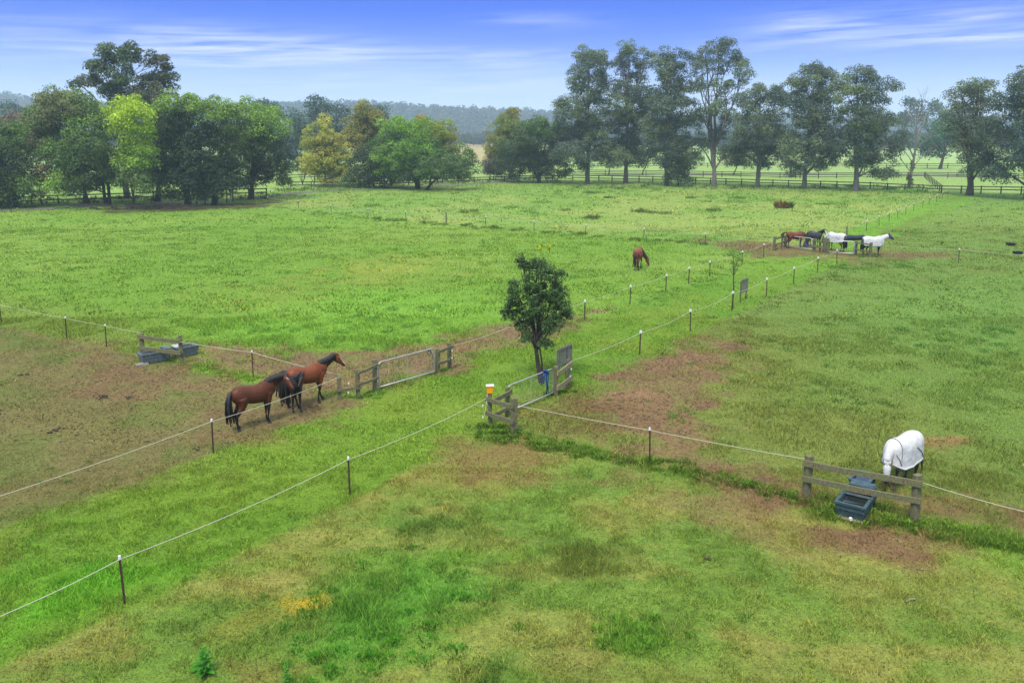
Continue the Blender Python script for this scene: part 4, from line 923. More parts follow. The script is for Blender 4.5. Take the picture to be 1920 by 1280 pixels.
tree('broadleaf_tree', 'dense dark round tree left of the tall gums', (1012, 343), [(1005, 238, 26, 16, 0), (1030, 243, 30, 18, 0), (975, 272, 32, 26, 1), (1020, 278, 44, 32, 2), (985, 308, 46, 26, 2), (1040, 308, 38, 28, 1)], [(96, 128, 62), DK, DK2], tr=.3, stems=3)
g_ = 'tall gums along the board fence'
gum = dict(bark=M_barkgum, tr=.42, mix=((120, 136, 88), .12))
tree('gum_tree', 'dense upright gum, first of the tall row from the left', (1101, 345), [(1105, 104, 27, 18), (1090, 130, 20, 24), (1124, 130, 18, 24), (1086, 165, 20, 22), (1120, 165, 22, 22), (1056, 195, 14, 8), (1072, 208, 28, 24), (1108, 205, 30, 30), (1078, 250, 36, 28), (1115, 255, 34, 32), (1070, 290, 32, 22), (1105, 300, 32, 22)], [EU3, EU, EU2], group=g_, sparse=1.0, **gum)
tree('gum_tree', 'gum with two separate heads on a bare pale stem, second of the tall row', (1173, 344), [(1176, 94, 17, 12), (1164, 115, 14, 16), (1190, 108, 12, 12), (1212, 104, 13, 9), (1204, 126, 12, 15), (1172, 140, 12, 10), (1196, 150, 16, 14), (1165, 172, 26, 15), (1200, 182, 26, 20), (1158, 208, 32, 26), (1196, 218, 32, 28), (1170, 258, 34, 30), (1150, 292, 28, 24), (1196, 288, 32, 28), (1225, 195, 16, 20)], [EU3, EU, EU2], group=g_, sparse=1.0, **gum)
tree('gum_tree', 'twin-topped gum with a dark shrub at its foot, third of the tall row', (1250, 348), [(1250, 106, 14, 13), (1278, 114, 17, 17), (1238, 132, 18, 18), (1266, 142, 22, 22), (1252, 172, 28, 22), (1290, 172, 20, 26), (1238, 203, 28, 24), (1280, 212, 30, 26), (1232, 243, 30, 26), (1275, 252, 34, 30), (1240, 288, 32, 26), (1290, 290, 22, 22)], [EU, EU2, EU3], group=g_, sparse=1.0, **gum)
tree('shrub', 'dark round shrub at the foot of the twin-topped gum', (1272, 349), [(1270, 300, 18, 20), (1268, 326, 24, 20), (1282, 310, 14, 16)], [DK2, (66, 88, 60)], tr=.15, cat='shrub')
tree('gum_tree', 'tallest gum, airy crown showing sky, fourth of the row', (1338, 349), [(1350, 88, 28, 13), (1328, 106, 20, 16), (1376, 108, 22, 18), (1318, 132, 18, 14), (1388, 138, 18, 18), (1352, 122, 20, 14), (1306, 160, 16, 14), (1345, 162, 18, 14), (1390, 160, 18, 9), (1364, 186, 16, 13), (1330, 205, 22, 16), (1368, 222, 14, 14), (1308, 225, 14, 16), (1318, 270, 22, 14), (1348, 250, 16, 14), (1300, 190, 12, 12), (1362, 285, 14, 12)], [EU, EU3, EU2], group=g_, sparse=.85, stems=2, bark=M_barkgum, tr=.4, extra_limbs=2)
tree('gum_tree', 'lower rounded gum right of the tallest one, fifth of the row', (1420, 351), [(1425, 170, 28, 12), (1400, 188, 22, 16), (1450, 184, 22, 18), (1420, 212, 42, 26), (1400, 248, 34, 30), (1440, 255, 36, 32), (1408, 292, 36, 24), (1448, 290, 24, 26), (1385, 285, 16, 20)], [EU3, EU, EU2], group=g_, **gum)
tree('gum_tree', 'broad dense gum, sixth of the row', (1508, 354), [(1526, 134, 24, 13), (1508, 153, 28, 18), (1550, 150, 20, 18), (1495, 180, 34, 24), (1545, 188, 32, 26), (1498, 220, 38, 30), (1540, 232, 34, 32), (1498, 268, 40, 32), (1540, 278, 32, 30), (1505, 312, 30, 20), (1550, 305, 20, 16)], [EU, EU3, EU2], group=g_, **gum)
tree('gum_tree', 'broad gum with pale forked trunk left of the bare tree, seventh of the row', (1605, 358), [(1605, 138, 24, 14), (1588, 158, 22, 16), (1626, 162, 22, 18), (1656, 166, 15, 12), (1598, 192, 32, 26), (1645, 198, 30, 24), (1608, 233, 40, 30), (1660, 233, 28, 28), (1598, 272, 40, 28), (1650, 278, 34, 28), (1630, 300, 28, 18), (1680, 268, 16, 24), (1662, 318, 22, 20)], [EU, EU3, EU2], group=g_, bark=M_barkgum, tr=.45, mix=((128, 152, 80), .12))
tree('gum_tree', 'domed gum with reddish branches right of the bare tree', (1815, 366), [(1822, 166, 34, 12), (1798, 180, 22, 12), (1852, 180, 24, 18), (1795, 210, 22, 16), (1842, 212, 34, 26), (1785, 232, 20, 20), (1830, 252, 36, 28), (1798, 272, 24, 22), (1845, 292, 32, 22), (1812, 312, 28, 16)], [EU3, (118, 128, 92), EU], bark=M_barkred, tr=.4, sparse=.85, extra_limbs=3, stems=2)
tree('gum_tree', 'large dark gum cut off by the right photo edge', (1925, 374), [(1905, 152, 22, 20), (1888, 190, 28, 24), (1918, 218, 32, 38), (1882, 250, 32, 32), (1912, 288, 34, 38), (1888, 320, 28, 24), (1960, 200, 50, 60), (1960, 300, 50, 50)], [EU, EU2, (92, 118, 96)], **gum)
tree('broadleaf_tree', 'dark tree standing in the pale far paddock at right', (1762, 317), [(1748, 258, 16, 16), (1775, 248, 22, 20), (1764, 280, 26, 16), (1786, 232, 12, 12), (1742, 282, 14, 12)], [(84, 118, 84), (108, 144, 76)], tr=.45, clr=1.9, leaf=.55, lpc=80)
tree('gum_tree', 'hazy gum clump low behind the bare tree', (1728, 292), [(1697, 198, 8, 9), (1718, 205, 12, 12), (1745, 205, 12, 12), (1768, 208, 12, 10), (1730, 228, 34, 16), (1700, 225, 16, 14), (1765, 232, 20, 14)], [BL, (88, 112, 96)], bark=M_barkgum, tr=.5, clr=3.2, leaf=1.0, lpc=70, spread=.3)
tree('broadleaf_tree', 'distant dark round tree above the roof of the left edge tree', (15, 300), [(15, 205, 16, 13), (8, 220, 22, 14), (28, 218, 14, 14)], [BL, (80, 106, 88)], tr=.5, clr=2.8, leaf=.9, lpc=70)
tree('broadleaf_tree', 'brown autumn tree behind the left edge tree', (45, 345), [(30, 240, 26, 20), (55, 250, 22, 22), (40, 275, 30, 20), (12, 238, 18, 16)], [(128, 112, 88), (120, 116, 86)], tr=.3, clr=1.5, leaf=.45, lpc=70)
for i, (px, py, lb) in enumerate([(1140, 300, 'brownish small tree seen under the second gum'), (1290, 305, 'small light green tree seen under the crowns right of the dark shrub'), (1480, 305, 'small green tree under the crowns between fifth and sixth gum'), (1375, 300, 'small brown-green tree right of the tallest gum trunk'), (1205, 300, 'small dark tree seen behind the third gum trunk')]):
    tree('small_tree', lb, (px, py + 28), [(px, py, 18, 12), (px + 12, py - 12, 16, 12), (px - 14, py - 6, 14, 12)], [(110, 116, 76), (110, 138, 72)], tr=.18, clr=1.3, leaf=.4, lpc=60, sparse=.7)
# thin stems under the left clump
for i, px in enumerate((368, 385, 408, 425, 437)):
    b = G(px, 386 - i * 2); mb = MB(); limb(mb, (0, 0, -.2), (random.uniform(-.5, .5), 0, 6.5), .10, .05, .03)
    o = mb.obj('tree_stem', M_bark); o.location = b
    tag(o, ['slim trunk just right of the dense dark tree', 'second slim trunk in the dark clump', 'slim trunk at the middle of the stem cluster', 'slim trunk right of the stem cluster', 'slim trunk nearest the round end tree'][i], 'trunk', 'slim stems under the left clump')
# bare tree
def bare_tree():
    b = G(1703, 354); t = thing('bare_tree', 'leafless tree with ivy on its trunk, between two gums', 'tree', b); mb = MB(); k = mpp(b.y)
    def rec(a, d, L, r, n):
        e = a + d * L; limb(mb, a, e, r, r * .6, .05, 4, 5)
        if n == 0: return
        for _ in range(3 if n > 1 else 3):
            dd = (d + Vector((random.gauss(0, .42), random.gauss(0, .42), random.uniform(.0, .35)))).normalized()
            rec(a.lerp(e, random.uniform(.6, 1)), dd, L * random.uniform(.5, .72), r * .5, n - 1)
    rec(Vector((0, 0, -.2)), Vector((.10, 0, 1)).normalized(), 9.5, .26, 4)
    for s, z in ((-1, 3.0), (1, 3.4), (-1, 5), (1, 6)): rec(Vector((.2, 0, z)), Vector((s * .75, .1, .9)).normalized(), 3.2, .08, 3)
    mb.obj('trunk', M_barkgum, t)
    bl = [(np.array((.1, 0, 1.5)), (.5, .5, 1.6), 0), (np.array((.4, 0, 4.0)), (.35, .35, 1.3), 0)]
    Pn, Nn, Cn = crown_points(bl, .3, 40, [alb((90, 116, 62), LEAFK)], None); link('ivy', leaf_mesh('ivy', Pn, Nn, .18 * rng.uniform(.6, 1.3, len(Pn)), Cn), t)
bare_tree()
# leafless saplings in the gap left of the yellow tree
for px, py, lb in ((568, 350, 'leafless sapling in front of the pale field, left of two'), (590, 350, 'leafless sapling in front of the pale field, right of two')):
    b = G(px, py); mb = MB()
    for _ in range(7): limb(mb, (0, 0, random.uniform(-.1, .8)), (random.uniform(-1.3, 1.3), random.uniform(-.6, .6), random.uniform(2, 4)), .05, .015, .06, 4, 4)
    o = mb.obj('bare_sapling', M_bark); o.location = b; tag(o, lb, 'sapling')

# the round tree by the near gate
def near_tree():
    B = G(1016, 716); t = thing('round_tree', 'small dark green leafy tree standing in the lane behind the near gate', 'tree', B); k = mpp(B.y); Y = B.y
    blobs = [(978, 492, 10, 14), (990, 505, 14, 14), (1008, 498, 14, 12), (965, 545, 14, 22), (1025, 510, 24, 16), (1045, 520, 18, 14), (1000, 535, 26, 22), (1035, 550, 30, 22), (962, 580, 20, 22), (1000, 575, 30, 26), (1050, 570, 22, 26), (980, 612, 20, 18), (1030, 605, 26, 24), (1060, 592, 16, 16), (1008, 632, 16, 18), (985, 628, 10, 16), (950, 590, 10, 16), (1020, 640, 16, 12)]
    bl = []
    for b in blobs:
        dy = rng.uniform(-.6, .6) if b[2] < 20 else rng.uniform(-.3, .3); c = P(b[0], b[1], Y) - B + Vector((0, dy, 0)); bl.append((np.array(c), (b[2] * k, b[2] * k, b[3] * k), 0))
    Pn, Nn, Cn = crown_points(bl, .17, 30, [alb((76, 106, 58), LEAFK), ], (alb((104, 134, 72), LEAFK), .2), 1.3)
    link('crown', leaf_mesh('crown', Pn, Nn, .095 * rng.uniform(.6, 1.4, len(Pn)), Cn, asp=.45), t)
    mb = MB(); fork = P(1005, 655, Y) - B
    pts = [Vector((0, 0, -.1)), (Vector((0, 0, 0)).lerp(fork, .5)) + Vector((-.03, 0, 0)), fork]; mb.tube(pts, [.13, .09, .075], 8)
    mb.tube([Vector((0, 0, .35)), Vector((.0, -.05, .8)), fork + Vector((.15, 0, .1)), fork + Vector((.2, 0, .9))], [.05, .04, .035, .03], 6)
    for c, r, _ in bl: limb(mb, fork + Vector((0, 0, random.uniform(-.1, .2))), Vector(c), .045, .012, .06, 5, 5)
    for c, r, _ in bl:
        for _ in range(3): limb(mb, fork.lerp(Vector(c), .6), Vector(c) + Vector((random.gauss(0, r[0] * .6), random.gauss(0, r[0] * .6), abs(random.gauss(0, r[2] * .7)))), .016, .006, .05, 3, 4)
    mb.obj('trunk', M_bark, t)
    for px, py, h in ((1014, 462, 1.1), (1029, 462, 1.2)):      # pale new shoots above the crown
        c = P(px, py, Y) - B; mb = MB().tube([c + Vector((.0, 0, -h)), c], [.008, .004], 4); s = mb.obj('shoot', mat('shoot_stem', tuple(alb((120, 150, 70))), .7), t)
        Pn, Nn, Cn = crown_points([(np.array(c) + np.array((0, 0, -.08)), (.05, .05, .16), 0)], .06, 14, [alb((190, 215, 50), LEAFK)], None); link('shoot_leaves', leaf_mesh('shoot_leaves', Pn, Nn, .09 * rng.uniform(.6, 1.4, len(Pn)), Cn), s)
near_tree()
def lane_sapling():
    B = G(1373, 578); t = thing('lane_sapling', 'thin wispy green sapling in the lane beside the board sign', 'sapling', B); Y = B.y; k = mpp(Y)
    bl = [(np.array(P(px, py, Y) - B), (r * k, r * k, q * k), 0) for px, py, r, q in ((1373, 478, 6, 10), (1375, 492, 13, 10), (1385, 485, 8, 8), (1368, 505, 10, 7), (1390, 490, 6, 6))]
    Pn, Nn, Cn = crown_points(bl, .22, 16, [alb((110, 150, 62), LEAFK)], None, .8); link('crown', leaf_mesh('crown', Pn, Nn, .13 * rng.uniform(.5, 1.3, len(Pn)), Cn, asp=.3), t)
    mb = MB(); top = P(1374, 480, Y) - B; mb.tube([(0, 0, -.1), (0.03, 0, top.z * .4), (-.02, 0, top.z * .7), top], [.045, .035, .025, .008], 6)
    for c, r, _ in bl: limb(mb, (0, 0, top.z * .62), Vector(c), .018, .006, .05, 4, 4)
    mb.obj('trunk', M_bark, t)
lane_sapling()

# ------------------------------------------------------------------ hills and far woods
rp = [(-900, 150), (-400, 165), (0, 172), (60, 180), (180, 193), (340, 198), (420, 196), (520, 190), (600, 189), (660, 189), (720, 192), (800, 198), (900, 202), (1000, 206), (1100, 212), (1300, 218), (1500, 222), (1800, 222), (2300, 215), (2900, 205)]
def ridge(px): return np.interp(px, [a for a, _ in rp], [b for _, b in rp])
YH = 1300.0
V, Fc = [], []
pxs = np.linspace(-1200, 3100, 120); prof = [(0, 0), (.25, .12), (.5, .45), (.75, .8), (1, 1), (1.6, .9), (2.6, .5)]
for (dq, hq) in prof:
    for px in pxs:
        q = P(px, ridge(px) + 6, YH); Yq = 950 + dq * 350; V.append((q.x / YH * Yq, Yq, -3 + (q.z) * hq * (Yq / YH if hq <= 1 else 1)))
n = len(pxs); Fc = [(i * n + j, i * n + j + 1, (i + 1) * n + j + 1, (i + 1) * n + j) for i in range(len(prof) - 1) for j in range(n - 1)]
link('hills', np_mesh('hills', V, Fc, M_hill, None, True), kind='structure')
def wood(name, items, lpc, leafs, cols):
    Pn, Nn, Cn = [], [], []
    for (x, y, z, r, h) in items:
        e = rng.normal(size=(lpc, 3)); e /= np.linalg.norm(e, axis=1, keepdims=True); e[:, 2] = np.abs(e[:, 2]) * 1.0 - .15
        Pn.append(np.array([x, y, z]) + e * np.array([r, r, h]) * rng.uniform(.75, 1.1, (lpc, 1))); nn = e + rng.normal(size=(lpc, 3)) * .4; Nn.append(nn / np.linalg.norm(nn, axis=1, keepdims=True))
        Cn.append(np.repeat((cols[rng.integers(len(cols))] * rng.uniform(.7, 1.3))[None], lpc, 0))
    Pn, Nn, Cn = np.concatenate(Pn), np.concatenate(Nn), np.concatenate(Cn)
    link(name, leaf_mesh(name, Pn, Nn, leafs * rng.uniform(.6, 1.4, len(Pn)), Cn, asp=.9), kind='stuff')
its = []
for _ in range(5200):
    px = rng.uniform(-250, 2200); dq = rng.uniform(0, 1) ** .6; hq = np.interp(dq, [p[0] for p in prof], [p[1] for p in prof]); Yq = 950 + dq * 350
    q = P(px, ridge(px) + 6, YH); z = q.z * hq * (Yq / YH); s = rng.uniform(.6, 1.25); its.append((q.x / YH * Yq, Yq, z, 7 * s, 8.5 * s))
wood('hill_forest', its, 34, 3.2, [alb((104, 122, 96), .4), alb((94, 112, 90), .4), alb((118, 126, 102), .4)])
its = []
for _ in range(1500):                      # belt of trees across the plain
    px = rng.uniform(-300, 2250); Yq = rng.uniform(600, 900); x = (px - 960) / F * Yq; s = rng.uniform(.6, 1.3)
    its.append((x, Yq, 3.4 * s, 5.5 * s, 7 * s))
for _ in range(260):
    px = rng.choice([rng.uniform(-200, 520), rng.uniform(1040, 2250)]); Yq = rng.uniform(430, 560); x = (px - 960) / F * Yq; s = rng.uniform(.5, 1.1); its.append((x, Yq, 4.5 * s, 5.5 * s, 8 * s))
wood('far_wood', its, 80, 2.0, [alb((92, 112, 84), .32), alb((80, 104, 80), .32), alb((104, 120, 84), .32)])

# ------------------------------------------------------------------ horses
def bez(a, b, c, n):
    return [a * (1 - t) ** 2 + b * 2 * t * (1 - t) + c * t * t for t in [i / n for i in range(n + 1)]]
def horse(label, loc, rz, coat, poll, nose, scale=1.0, legs=None, points=(.012, .010, .010), mane=M_hair, blaze=None, socks=None, rug=False, mask=None, hood=False, tail=None, cat='horse', neckctl=None, vox=.028, star=False, hemup=0):
    t = thing('horse', label, cat, loc, rz); t.scale = (scale,) * 3; fold = .055 if rug else 0
    poll, nose = Vector(poll), Vector(nose); mb = MB()
    # trunk of the body: x, centre z, half height, half width
    S = [(-.83, 1.17, .10, .08), (-.78, 1.18, .22, .18), (-.66, 1.20, .305, .255), (-.5, 1.20, .335, .285), (-.3, 1.17, .315, .275), (-.05, 1.12, .325, .30), (.2, 1.11, .345, .295), (.38, 1.16, .37, .255), (.5, 1.19, .355, .225), (.62, 1.19, .29, .20), (.74, 1.17, .20, .16), (.80, 1.16, .10, .09)]
    mb.tube([(s[0], 0, s[1]) for s in S], [(s[3], s[2]) for s in S], 16)
    nb = Vector((.52, 0, 1.27)); nk = neckctl and Vector(neckctl) or (nb.lerp(poll, .5) + Vector((.06, 0, -.03)))
    NP = bez(nb, nk, poll, 8); nr = [(.15, .25), (.145, .235), (.125, .21), (.11, .185), (.10, .165), (.092, .15), (.085, .135), (.082, .125), (.075, .11)]
    mb.tube(NP, nr, 14)
    hd = (nose - poll); hl = hd.length; hdn = hd.normalized()
    # head from poll to muzzle; forehead side is up/forward
    latv = Vector((0, 0, 1)).cross(hdn)
    if latv.length < .2: latv = Vector((0, 1, 0))
    side = Vector((-hdn.y, hdn.x, 0)).normalized() if Vector((hdn.x, hdn.y, 0)).length > .1 else Vector((0, 1, 0)); fore = side.cross(hdn) * -1
    if fore.z < 0 and abs(hdn.z) < .9: fore = -fore
    if abs(hdn.z) >= .9 and fore.x < 0: fore = -fore
    HS = [(-.06, .06, .07, 0), (.0, .085, .11, 0), (.12, .098, .135, -.01), (.24, .092, .13, -.015), (.38, .068, .10, -.005), (.50, .056, .078, 0), (.60, .060, .072, -.004), (.655, .045, .05, -.01)]
    hp = [poll + hdn * (s[0] / .655 * hl) + fore * s[3] for s in HS]
    mb.tube(hp, [(s[1], s[2]) for s in HS], 12, up=fore)
    for s in (-1, 1):     # ears
        e0 = poll + side * .06 * s + fore * .04 - hdn * .01; e1 = e0 + fore * .11 - hdn * .10 + side * .02 * s
        mb.tube([e0, e0.lerp(e1, .5), e1], [.035, .034, .012], 8)
    lg = legs or {}
    front = [(.50, 1.12, .13), (.48, .90, .115), (.48, .72, .080), (.485, .50, .058), (.475, .42, .046), (.47, .25, .036), (.475, .15, .044), (.505, .085, .040), (.525, .05, .055), (.53, .0, .062)]
    hind = [(-.52, 1.12, .20), (-.47, .92, .165), (-.52, .76, .115), (-.66, .58, .070), (-.70, .50, .060), (-.68, .40, .046), (-.665, .26, .038), (-.66, .16, .046), (-.625, .09, .041), (-.605, .05, .055), (-.60, .0, .062)]
    for key, ch, wy in (('fl', front, .15), ('fr', front, -.15), ('hl', hind, .155), ('hr', hind, -.155)):
        dx, bend = lg.get(key, (0, 0)); pts = []; rr = []
        zt = ch[0][1]
        for (x, z, r) in ch:
            u = 1 - z / zt; k = u ** 1.3; b_ = bend * math.sin(math.pi * min(1, max(0, (.62 - z) / .62))) if z < .62 else 0
            pts.append(Vector((x + dx * k + b_, wy * (1 if z > .5 else .93), z))); rr.append(r)
        pts[-1].z = .0
        mb.tube(pts, [(r * (.85 if i > 2 else .9), r) for i, r in enumerate(rr)], 10, up=(1, 0, .05))
    me = bpy.data.meshes.new('tmp'); me.from_pydata(mb.v, [], mb.f)
    tmp = bpy.data.objects.new('tmp', me); COL.objects.link(tmp)
    m1 = tmp.modifiers.new('r', 'REMESH'); m1.mode = 'VOXEL'; m1.voxel_size = vox; m2 = tmp.modifiers.new('s', 'SMOOTH'); m2.iterations = 5; m2.factor = .5
    dg = bpy.context.evaluated_depsgraph_get(); bm_ = bpy.data.meshes.new_from_object(tmp.evaluated_get(dg)); bpy.data.objects.remove(tmp)
    n = len(bm_.vertices); co = np.zeros(n * 3); bm_.vertices.foreach_get('co', co); co = co.reshape(-1, 3)
    C = np.repeat(np.array(coat, float)[None], n, 0); z = co[:, 2]; pt = np.array(points)
    ns_ = (vn(co[:, 0] * 5, co[:, 2] * 5 + co[:, 1] * 3, 5) - .5) * .12
    kk = sst(.82, .55, z + ns_)[:, None] if points is not None else 0
    C = C * (1 - kk) + pt * kk
    if socks:
        for (xc, yc_, h_) in socks:
            k = ((np.abs(co[:, 0] - xc) < .3) & (np.sign(co[:, 1]) == yc_) & (z < h_)); C[k] = (.42, .36, .27)
    pv = np.array(poll); hv = np.array(hdn); fv = np.array(fore); sv = np.array(side); rel = co - pv; al = rel @ hv / hl; fo = rel @ fv; sd_ = rel @ sv
    near = (np.abs(rel @ hv - hl / 2) < hl * .62) & (np.abs(sd_) < .14) & (np.abs(fo) < .22)
    mz = near & (al > .82); C[mz] = C[mz] * .35
    if blaze:
        bz = near & (fo > .035) & (np.abs(sd_) < blaze) & (al > .12) & (al < .97); C[bz] = (.55, .52, .48)
    if star:
        bz = near & (fo > .06) & (np.abs(sd_) < .035) & (al > .12) & (al < .30); C[bz] = (.5, .45, .4)
    at = bm_.attributes.new('Col', 'FLOAT_COLOR', 'POINT'); cc = np.ones((n, 4), np.float32); cc[:, :3] = C; at.data.foreach_set('color', cc.ravel())
    bm_.materials.clear(); bm_.materials.append(M_coat); bm_.polygons.foreach_set('use_smooth', [True] * len(bm_.polygons)); bm_.name = 'body'
    body = link('body', bm_, t)
    for s in (-1, 1):
        e = poll + hdn * (hl * .30) + side * .085 * s + fore * .05; mbe = MB().ell(e, (.018, .018, .018), 8, 6); mbe.obj('eye', M_eye, t, True)
    # mane: overlapping locks lying on one side of the crest
    if not hood:
        mb = MB()
        for i in range(26):
            u = .10 + .88 * i / 25; j = min(7, int(u * 8)); f_ = u * 8 - j; p = NP[j].lerp(NP[j + 1], f_); tn = (NP[j + 1] - NP[j]).normalized(); r = nr[j][1]
            upn = Vector((0, 0, 1)) - tn * tn.z
            if upn.length < .3: upn = Vector((-1, 0, 0))
            upn.normalize()
            if tn.z < -.2: upn = (upn + Vector((-.2, 0, .3))).normalized()
            sgn = -1; lat = tn.cross(upn).normalized() * sgn; lat = lat if lat.y < 0 else -lat
            c0 = p + upn * (r + .01); L = .16 + .08 * math.sin(i * 1.7); c1 = p + upn * (r * .75) + lat * .10; c2 = c1 - upn * L + lat * .02 - tn * .03
            mb.tube([c0 - lat * .02, c0 + lat * .03, c1, c2], [.022, .038, .034, .008], 6)
        mb.tube([poll + fore * .10, poll + fore * .12 + hdn * .08, poll + fore * .115 + hdn * .17], [.035, .032, .008], 6)
        mb.obj('mane', mane, t, True)
    # tail
    mb = MB(); tp = tail or [(-.80, 0, 1.34), (-.90, 0, 1.26), (-.95, 0, 1.0), (-.95, 0, .62), (-.92, 0, .25)]
    for i in range(9):
        a = i * 2.4; q = .028 * math.sqrt(i); o = Vector((math.cos(a) * q, math.sin(a) * q * 1.3, 0))
        mb.tube([Vector(p) + o * (.3 + k * .5) + Vector((0, 0, random.uniform(-.05, .05) * (k == 4))) for k, p in enumerate(tp)], [.022, .035, .045, .040, .012], 7)
    mb.obj('tail', mane, t, True)
    if rug:
        st = [(-.90, 1.20, .20, .17, .82), (-.86, 1.22, .28, .24, .74), (-.72, 1.23, .315, .30, .70), (-.5, 1.235, .335, .325, .68), (-.25, 1.21, .325, .325, .66), (0, 1.17, .33, .34, .64), (.22, 1.17, .34, .335, .64), (.42, 1.22, .36, .30, .66), (.58, 1.24, .34, .275, .70), (.70, 1.22, .30, .25, .74), (.80, 1.18, .22, .20, .80), (.84, 1.16, .12, .12, .84)]
        v = []; nn = 22
        for (x, zc, hh, hw, hem) in st:
            hem += hemup
            for k in range(nn + 1):
                u = -1 + 2 * k / nn
                if abs(u) <= .55: a = u / .55 * math.pi / 2; y = hw * math.sin(a); z_ = zc + hh * math.cos(a)
                else:
                    q = (abs(u) - .55) / .45; y = math.copysign(hw * (1 + .06 * q + (.06 * math.sin(x * 14 + u * 3) + .03 * math.sin(x * 31 + 1.3 * u)) * q), u); z_ = zc + (hem - zc) * q + .02 * math.sin(x * 11) * q
                v.append((x, y, z_))
        f = [(i * (nn + 1) + k, i * (nn + 1) + k + 1, (i + 1) * (nn + 1) + k + 1, (i + 1) * (nn + 1) + k) for i in range(len(st) - 1) for k in range(nn)]
        inner = [Vector(p) - Vector((0, math.copysign(.02, p[1]), .012)) for p in v]; m0 = len(v); v2 = v + [tuple(p) for p in inner]
        f2 = f + [tuple(m0 + i for i in q)[::-1] for q in f]
        for i in range(len(st) - 1):
            for k in (0, nn): a = i * (nn + 1) + k; b = a + nn + 1; f2.append((a, b, b + m0, a + m0))
        for i in (0, len(st) - 1):
            for k in range(nn): a = i * (nn + 1) + k; f2.append((a, a + 1, a + 1 + m0, a + m0))
        MB().add(v2, f2).obj('rug', M_rug, t, True)
        mb = MB()
        for s in (0, nn): mb.tube([Vector(v[i * (nn + 1) + s]) + Vector((0, 0, .01)) for i in range(len(st))], .014, 5)
        for i0 in (2, 8):
            for sgn in (-1, 1):
                k0, k1 = (1, 6) if sgn < 0 else (nn - 1, nn - 6); mb.tube([Vector(v[(i0 + j) * (nn + 1) + int(k0 + (k1 - k0) * j / 3)]) * 1.0 + Vector((0, .012 * sgn, 0)) for j in range(0, 3)], .011, 5)
        mb.tube([Vector(v[8 * (nn + 1) + k]) * 1 + Vector((.0, 0, .012)) for k in range(2, nn - 1)], .010, 5)
        mb.obj('binding', M_trim, t, True)
        n0 = 0; e_ = 8 if hood else 6
        mb = MB(); mb.tube(NP[:e_ + (0 if hood else -1) + 0], [(a + .035, b + .035) for a, b in nr[:e_ + (0 if hood else -1)]], 14); mb.obj('neck_cover', M_rug, t, True)
    if mask:
        e = 5; mb = MB(); mb.tube(hp[:e + 1], [(s[1] + .014, s[2] + .014) for s in HS[:e + 1]], 12, up=fore); mo = mb.obj('fly_mask', mask, t, True)
        for s in (-1, 1):
            e0 = poll + side * .06 * s + fore * .04 - hdn * .01; e1 = e0 + fore * .12 - hdn * .11 + side * .02 * s; MB().tube([e0, e0.lerp(e1, .5), e1], [.042, .04, .018], 8).obj('ear_cover', mask, mo, True)
        if mask is M_rug:
            MB().tube([hp[3] + side * .107 + fore * 0, hp[3] + fore * .145, hp[3] - side * .107], .010, 5).obj('strap', M_trim, mo)
            MB().tube([hp[1] + side * .1, hp[1] + fore * .13, hp[1] - side * .1], .010, 5).obj('strap', M_trim, mo)
    for (key, xx, yy_) in (('fl', .53, .14), ('fr', .53, -.14), ('hl', -.60, .144), ('hr', -.60, -.144)):
        dx = lg.get(key, (0, 0))[0]; MB().tube([(xx + dx, yy_, -.005), (xx + dx - .012, yy_, .06)], [(.062, .070), (.052, .055)], 10, up=(1, 0, 0)).obj('hoof', M_hoof, t)
    return t
def place(hind, fore):       # feet positions in the survey -> location, heading
    a, b = G(*hind), G(*fore); d = b - a; c = a.lerp(b, .52); return Vector((c.x, c.y, 0)), math.atan2(d.y, d.x), d.length
def place_fore(hind, fore, sc):
    a, b = G(*hind), G(*fore); d = (b - a).normalized(); c = b - d * .50 * sc; return Vector((c.x, c.y, 0)), math.atan2(d.y, d.x)
BAY = (.080, .022, .008); BAYR = (.150, .040, .011); DARK = (.020, .012, .010); CHES = (.19, .05, .018); GREY = (.045, .045, .05)
l, a, L = place((447, 805), (508, 789))
horse('dark bay horse nearest the camera with black tail and small white star', l, a, BAY, (1.02, -.34, 1.60), (1.12, -.78, 1.20), 1.0, {'fl': (.03, 0), 'fr': (-.06, 0), 'hl': (.05, 0), 'hr': (-.08, 0)}, star=True, neckctl=(.86, -.04, 1.56))
l, a = place_fore((518, 750), (557, 772), .9)
horse('small near-black horse standing between the two bays, facing the camera', l, a, DARK, (1.12, .02, 1.70), (1.40, -.32, 1.30), .9, {'fl': (.08, 0), 'fr': (-.05, 0)})
l, a, L = place((548, 766), (606, 750))
horse('reddish bay horse with white blaze reaching towards the timber posts', l, a, BAYR, (1.22, 0, 1.60), (1.60, -.10, 1.16), 1.02, {'fl': (.20, 0), 'fr': (-.16, 0), 'hl': (-.12, 0), 'hr': (.12, 0)}, blaze=.036, neckctl=(.92, 0, 1.45))
l, a, L = place((1193, 508), (1199, 496))
horse('chestnut horse grazing with its rump to the camera in the middle of the left pasture', G(1196, 504), a - .1, CHES, (1.0, -.45, .62), (1.05, -.62, .10), 1.05, {'hl': (-.06, 0), 'hr': (.05, 0)}, points=(.12, .04, .02), mane=M_hairr, socks=[(-.6, 1, .5)], neckctl=(.95, -.12, 1.0))
l = G(1490, 465)
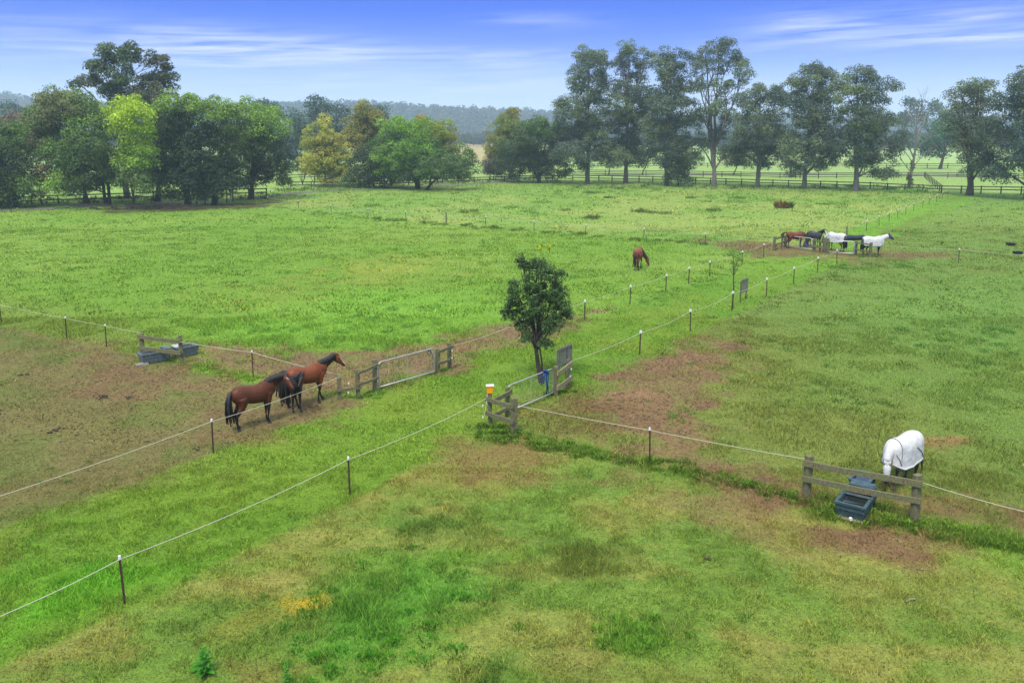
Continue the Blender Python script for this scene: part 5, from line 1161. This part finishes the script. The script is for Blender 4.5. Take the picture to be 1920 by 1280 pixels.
horse('brown horse with lifted tail behind the left far gate', l, R(4), (.13, .034, .016), (1.08, .05, .85), (1.22, .05, .32), .98, {'fl': (.05, 0), 'hl': (-.06, 0)}, points=(.05, .022, .016), mane=M_hairr, neckctl=(.98, 0, 1.1), tail=[(-.80, 0, 1.36), (-.92, 0, 1.42), (-1.08, 0, 1.40), (-1.2, 0, 1.28), (-1.25, 0, 1.1)])
l = G(1527, 462)
horse('dark grey horse with white blaze looking over the far timber posts', l, R(-62), GREY, (1.0, .1, 1.72), (1.32, .05, 1.28), .92, {}, points=(.02, .02, .022), blaze=.04)
l = G(1566, 470)
horse('white-rugged horse with lowered head behind the right far gate', l, R(122), (.05, .035, .028), (1.12, .1, 1.0), (1.3, .1, .5), 1.02, {'fl': (.06, 0), 'hr': (-.06, 0)}, rug=True, hood=True, hemup=.10)
l = G(1636, 478)
horse('white-rugged horse in a dark blue face mask walking right at the far corner', l, R(3), (.03, .022, .02), (1.28, 0, 1.60), (1.70, 0, 1.28), 1.02, {'fl': (.05, 0), 'fr': (-.1, 0), 'hl': (-.12, 0), 'hr': (.14, 0)}, rug=True, mask=M_mask, hood=True, neckctl=(.95, 0, 1.50), hemup=.08)
# drinking horse at right
l, a = place_fore((1710, 894), (1672, 914), .95)
horse('horse in white rug and mask drinking behind the timber rails at right', l, a, (.42, .40, .37), (1.10, .10, .92), (1.22, .16, .38), .95, {'fl': (.12, 0), 'fr': (-.05, 0)}, points=(.035, .03, .03), rug=True, mask=M_rug, neckctl=(1.0, .0, 1.2), hood=True)

# ------------------------------------------------------------------ the air
def haze():
    m = bpy.data.materials.new('haze'); m.use_nodes = True; t = m.node_tree; t.nodes.clear()
    v = N(t, 'ShaderNodeVolumePrincipled'); v.inputs['Density'].default_value = HAZE; v.inputs['Color'].default_value = (.66, .83, 1, 1); v.inputs['Anisotropy'].default_value = .1
    o = N(t, 'ShaderNodeOutputMaterial'); t.links.new(v.outputs[0], o.inputs['Volume'])
    MB().box((0, 3000, 36), (17000, 7000, 92)).obj('haze', m, kind='stuff')
HAZE = .0004
haze()

0 and print('TRIS', sum(len(o.data.polygons) for o in bpy.data.objects if o.type == 'MESH'), {o.name: len(o.data.polygons) for o in bpy.data.objects if o.type == 'MESH' and len(o.data.polygons) > 60000})
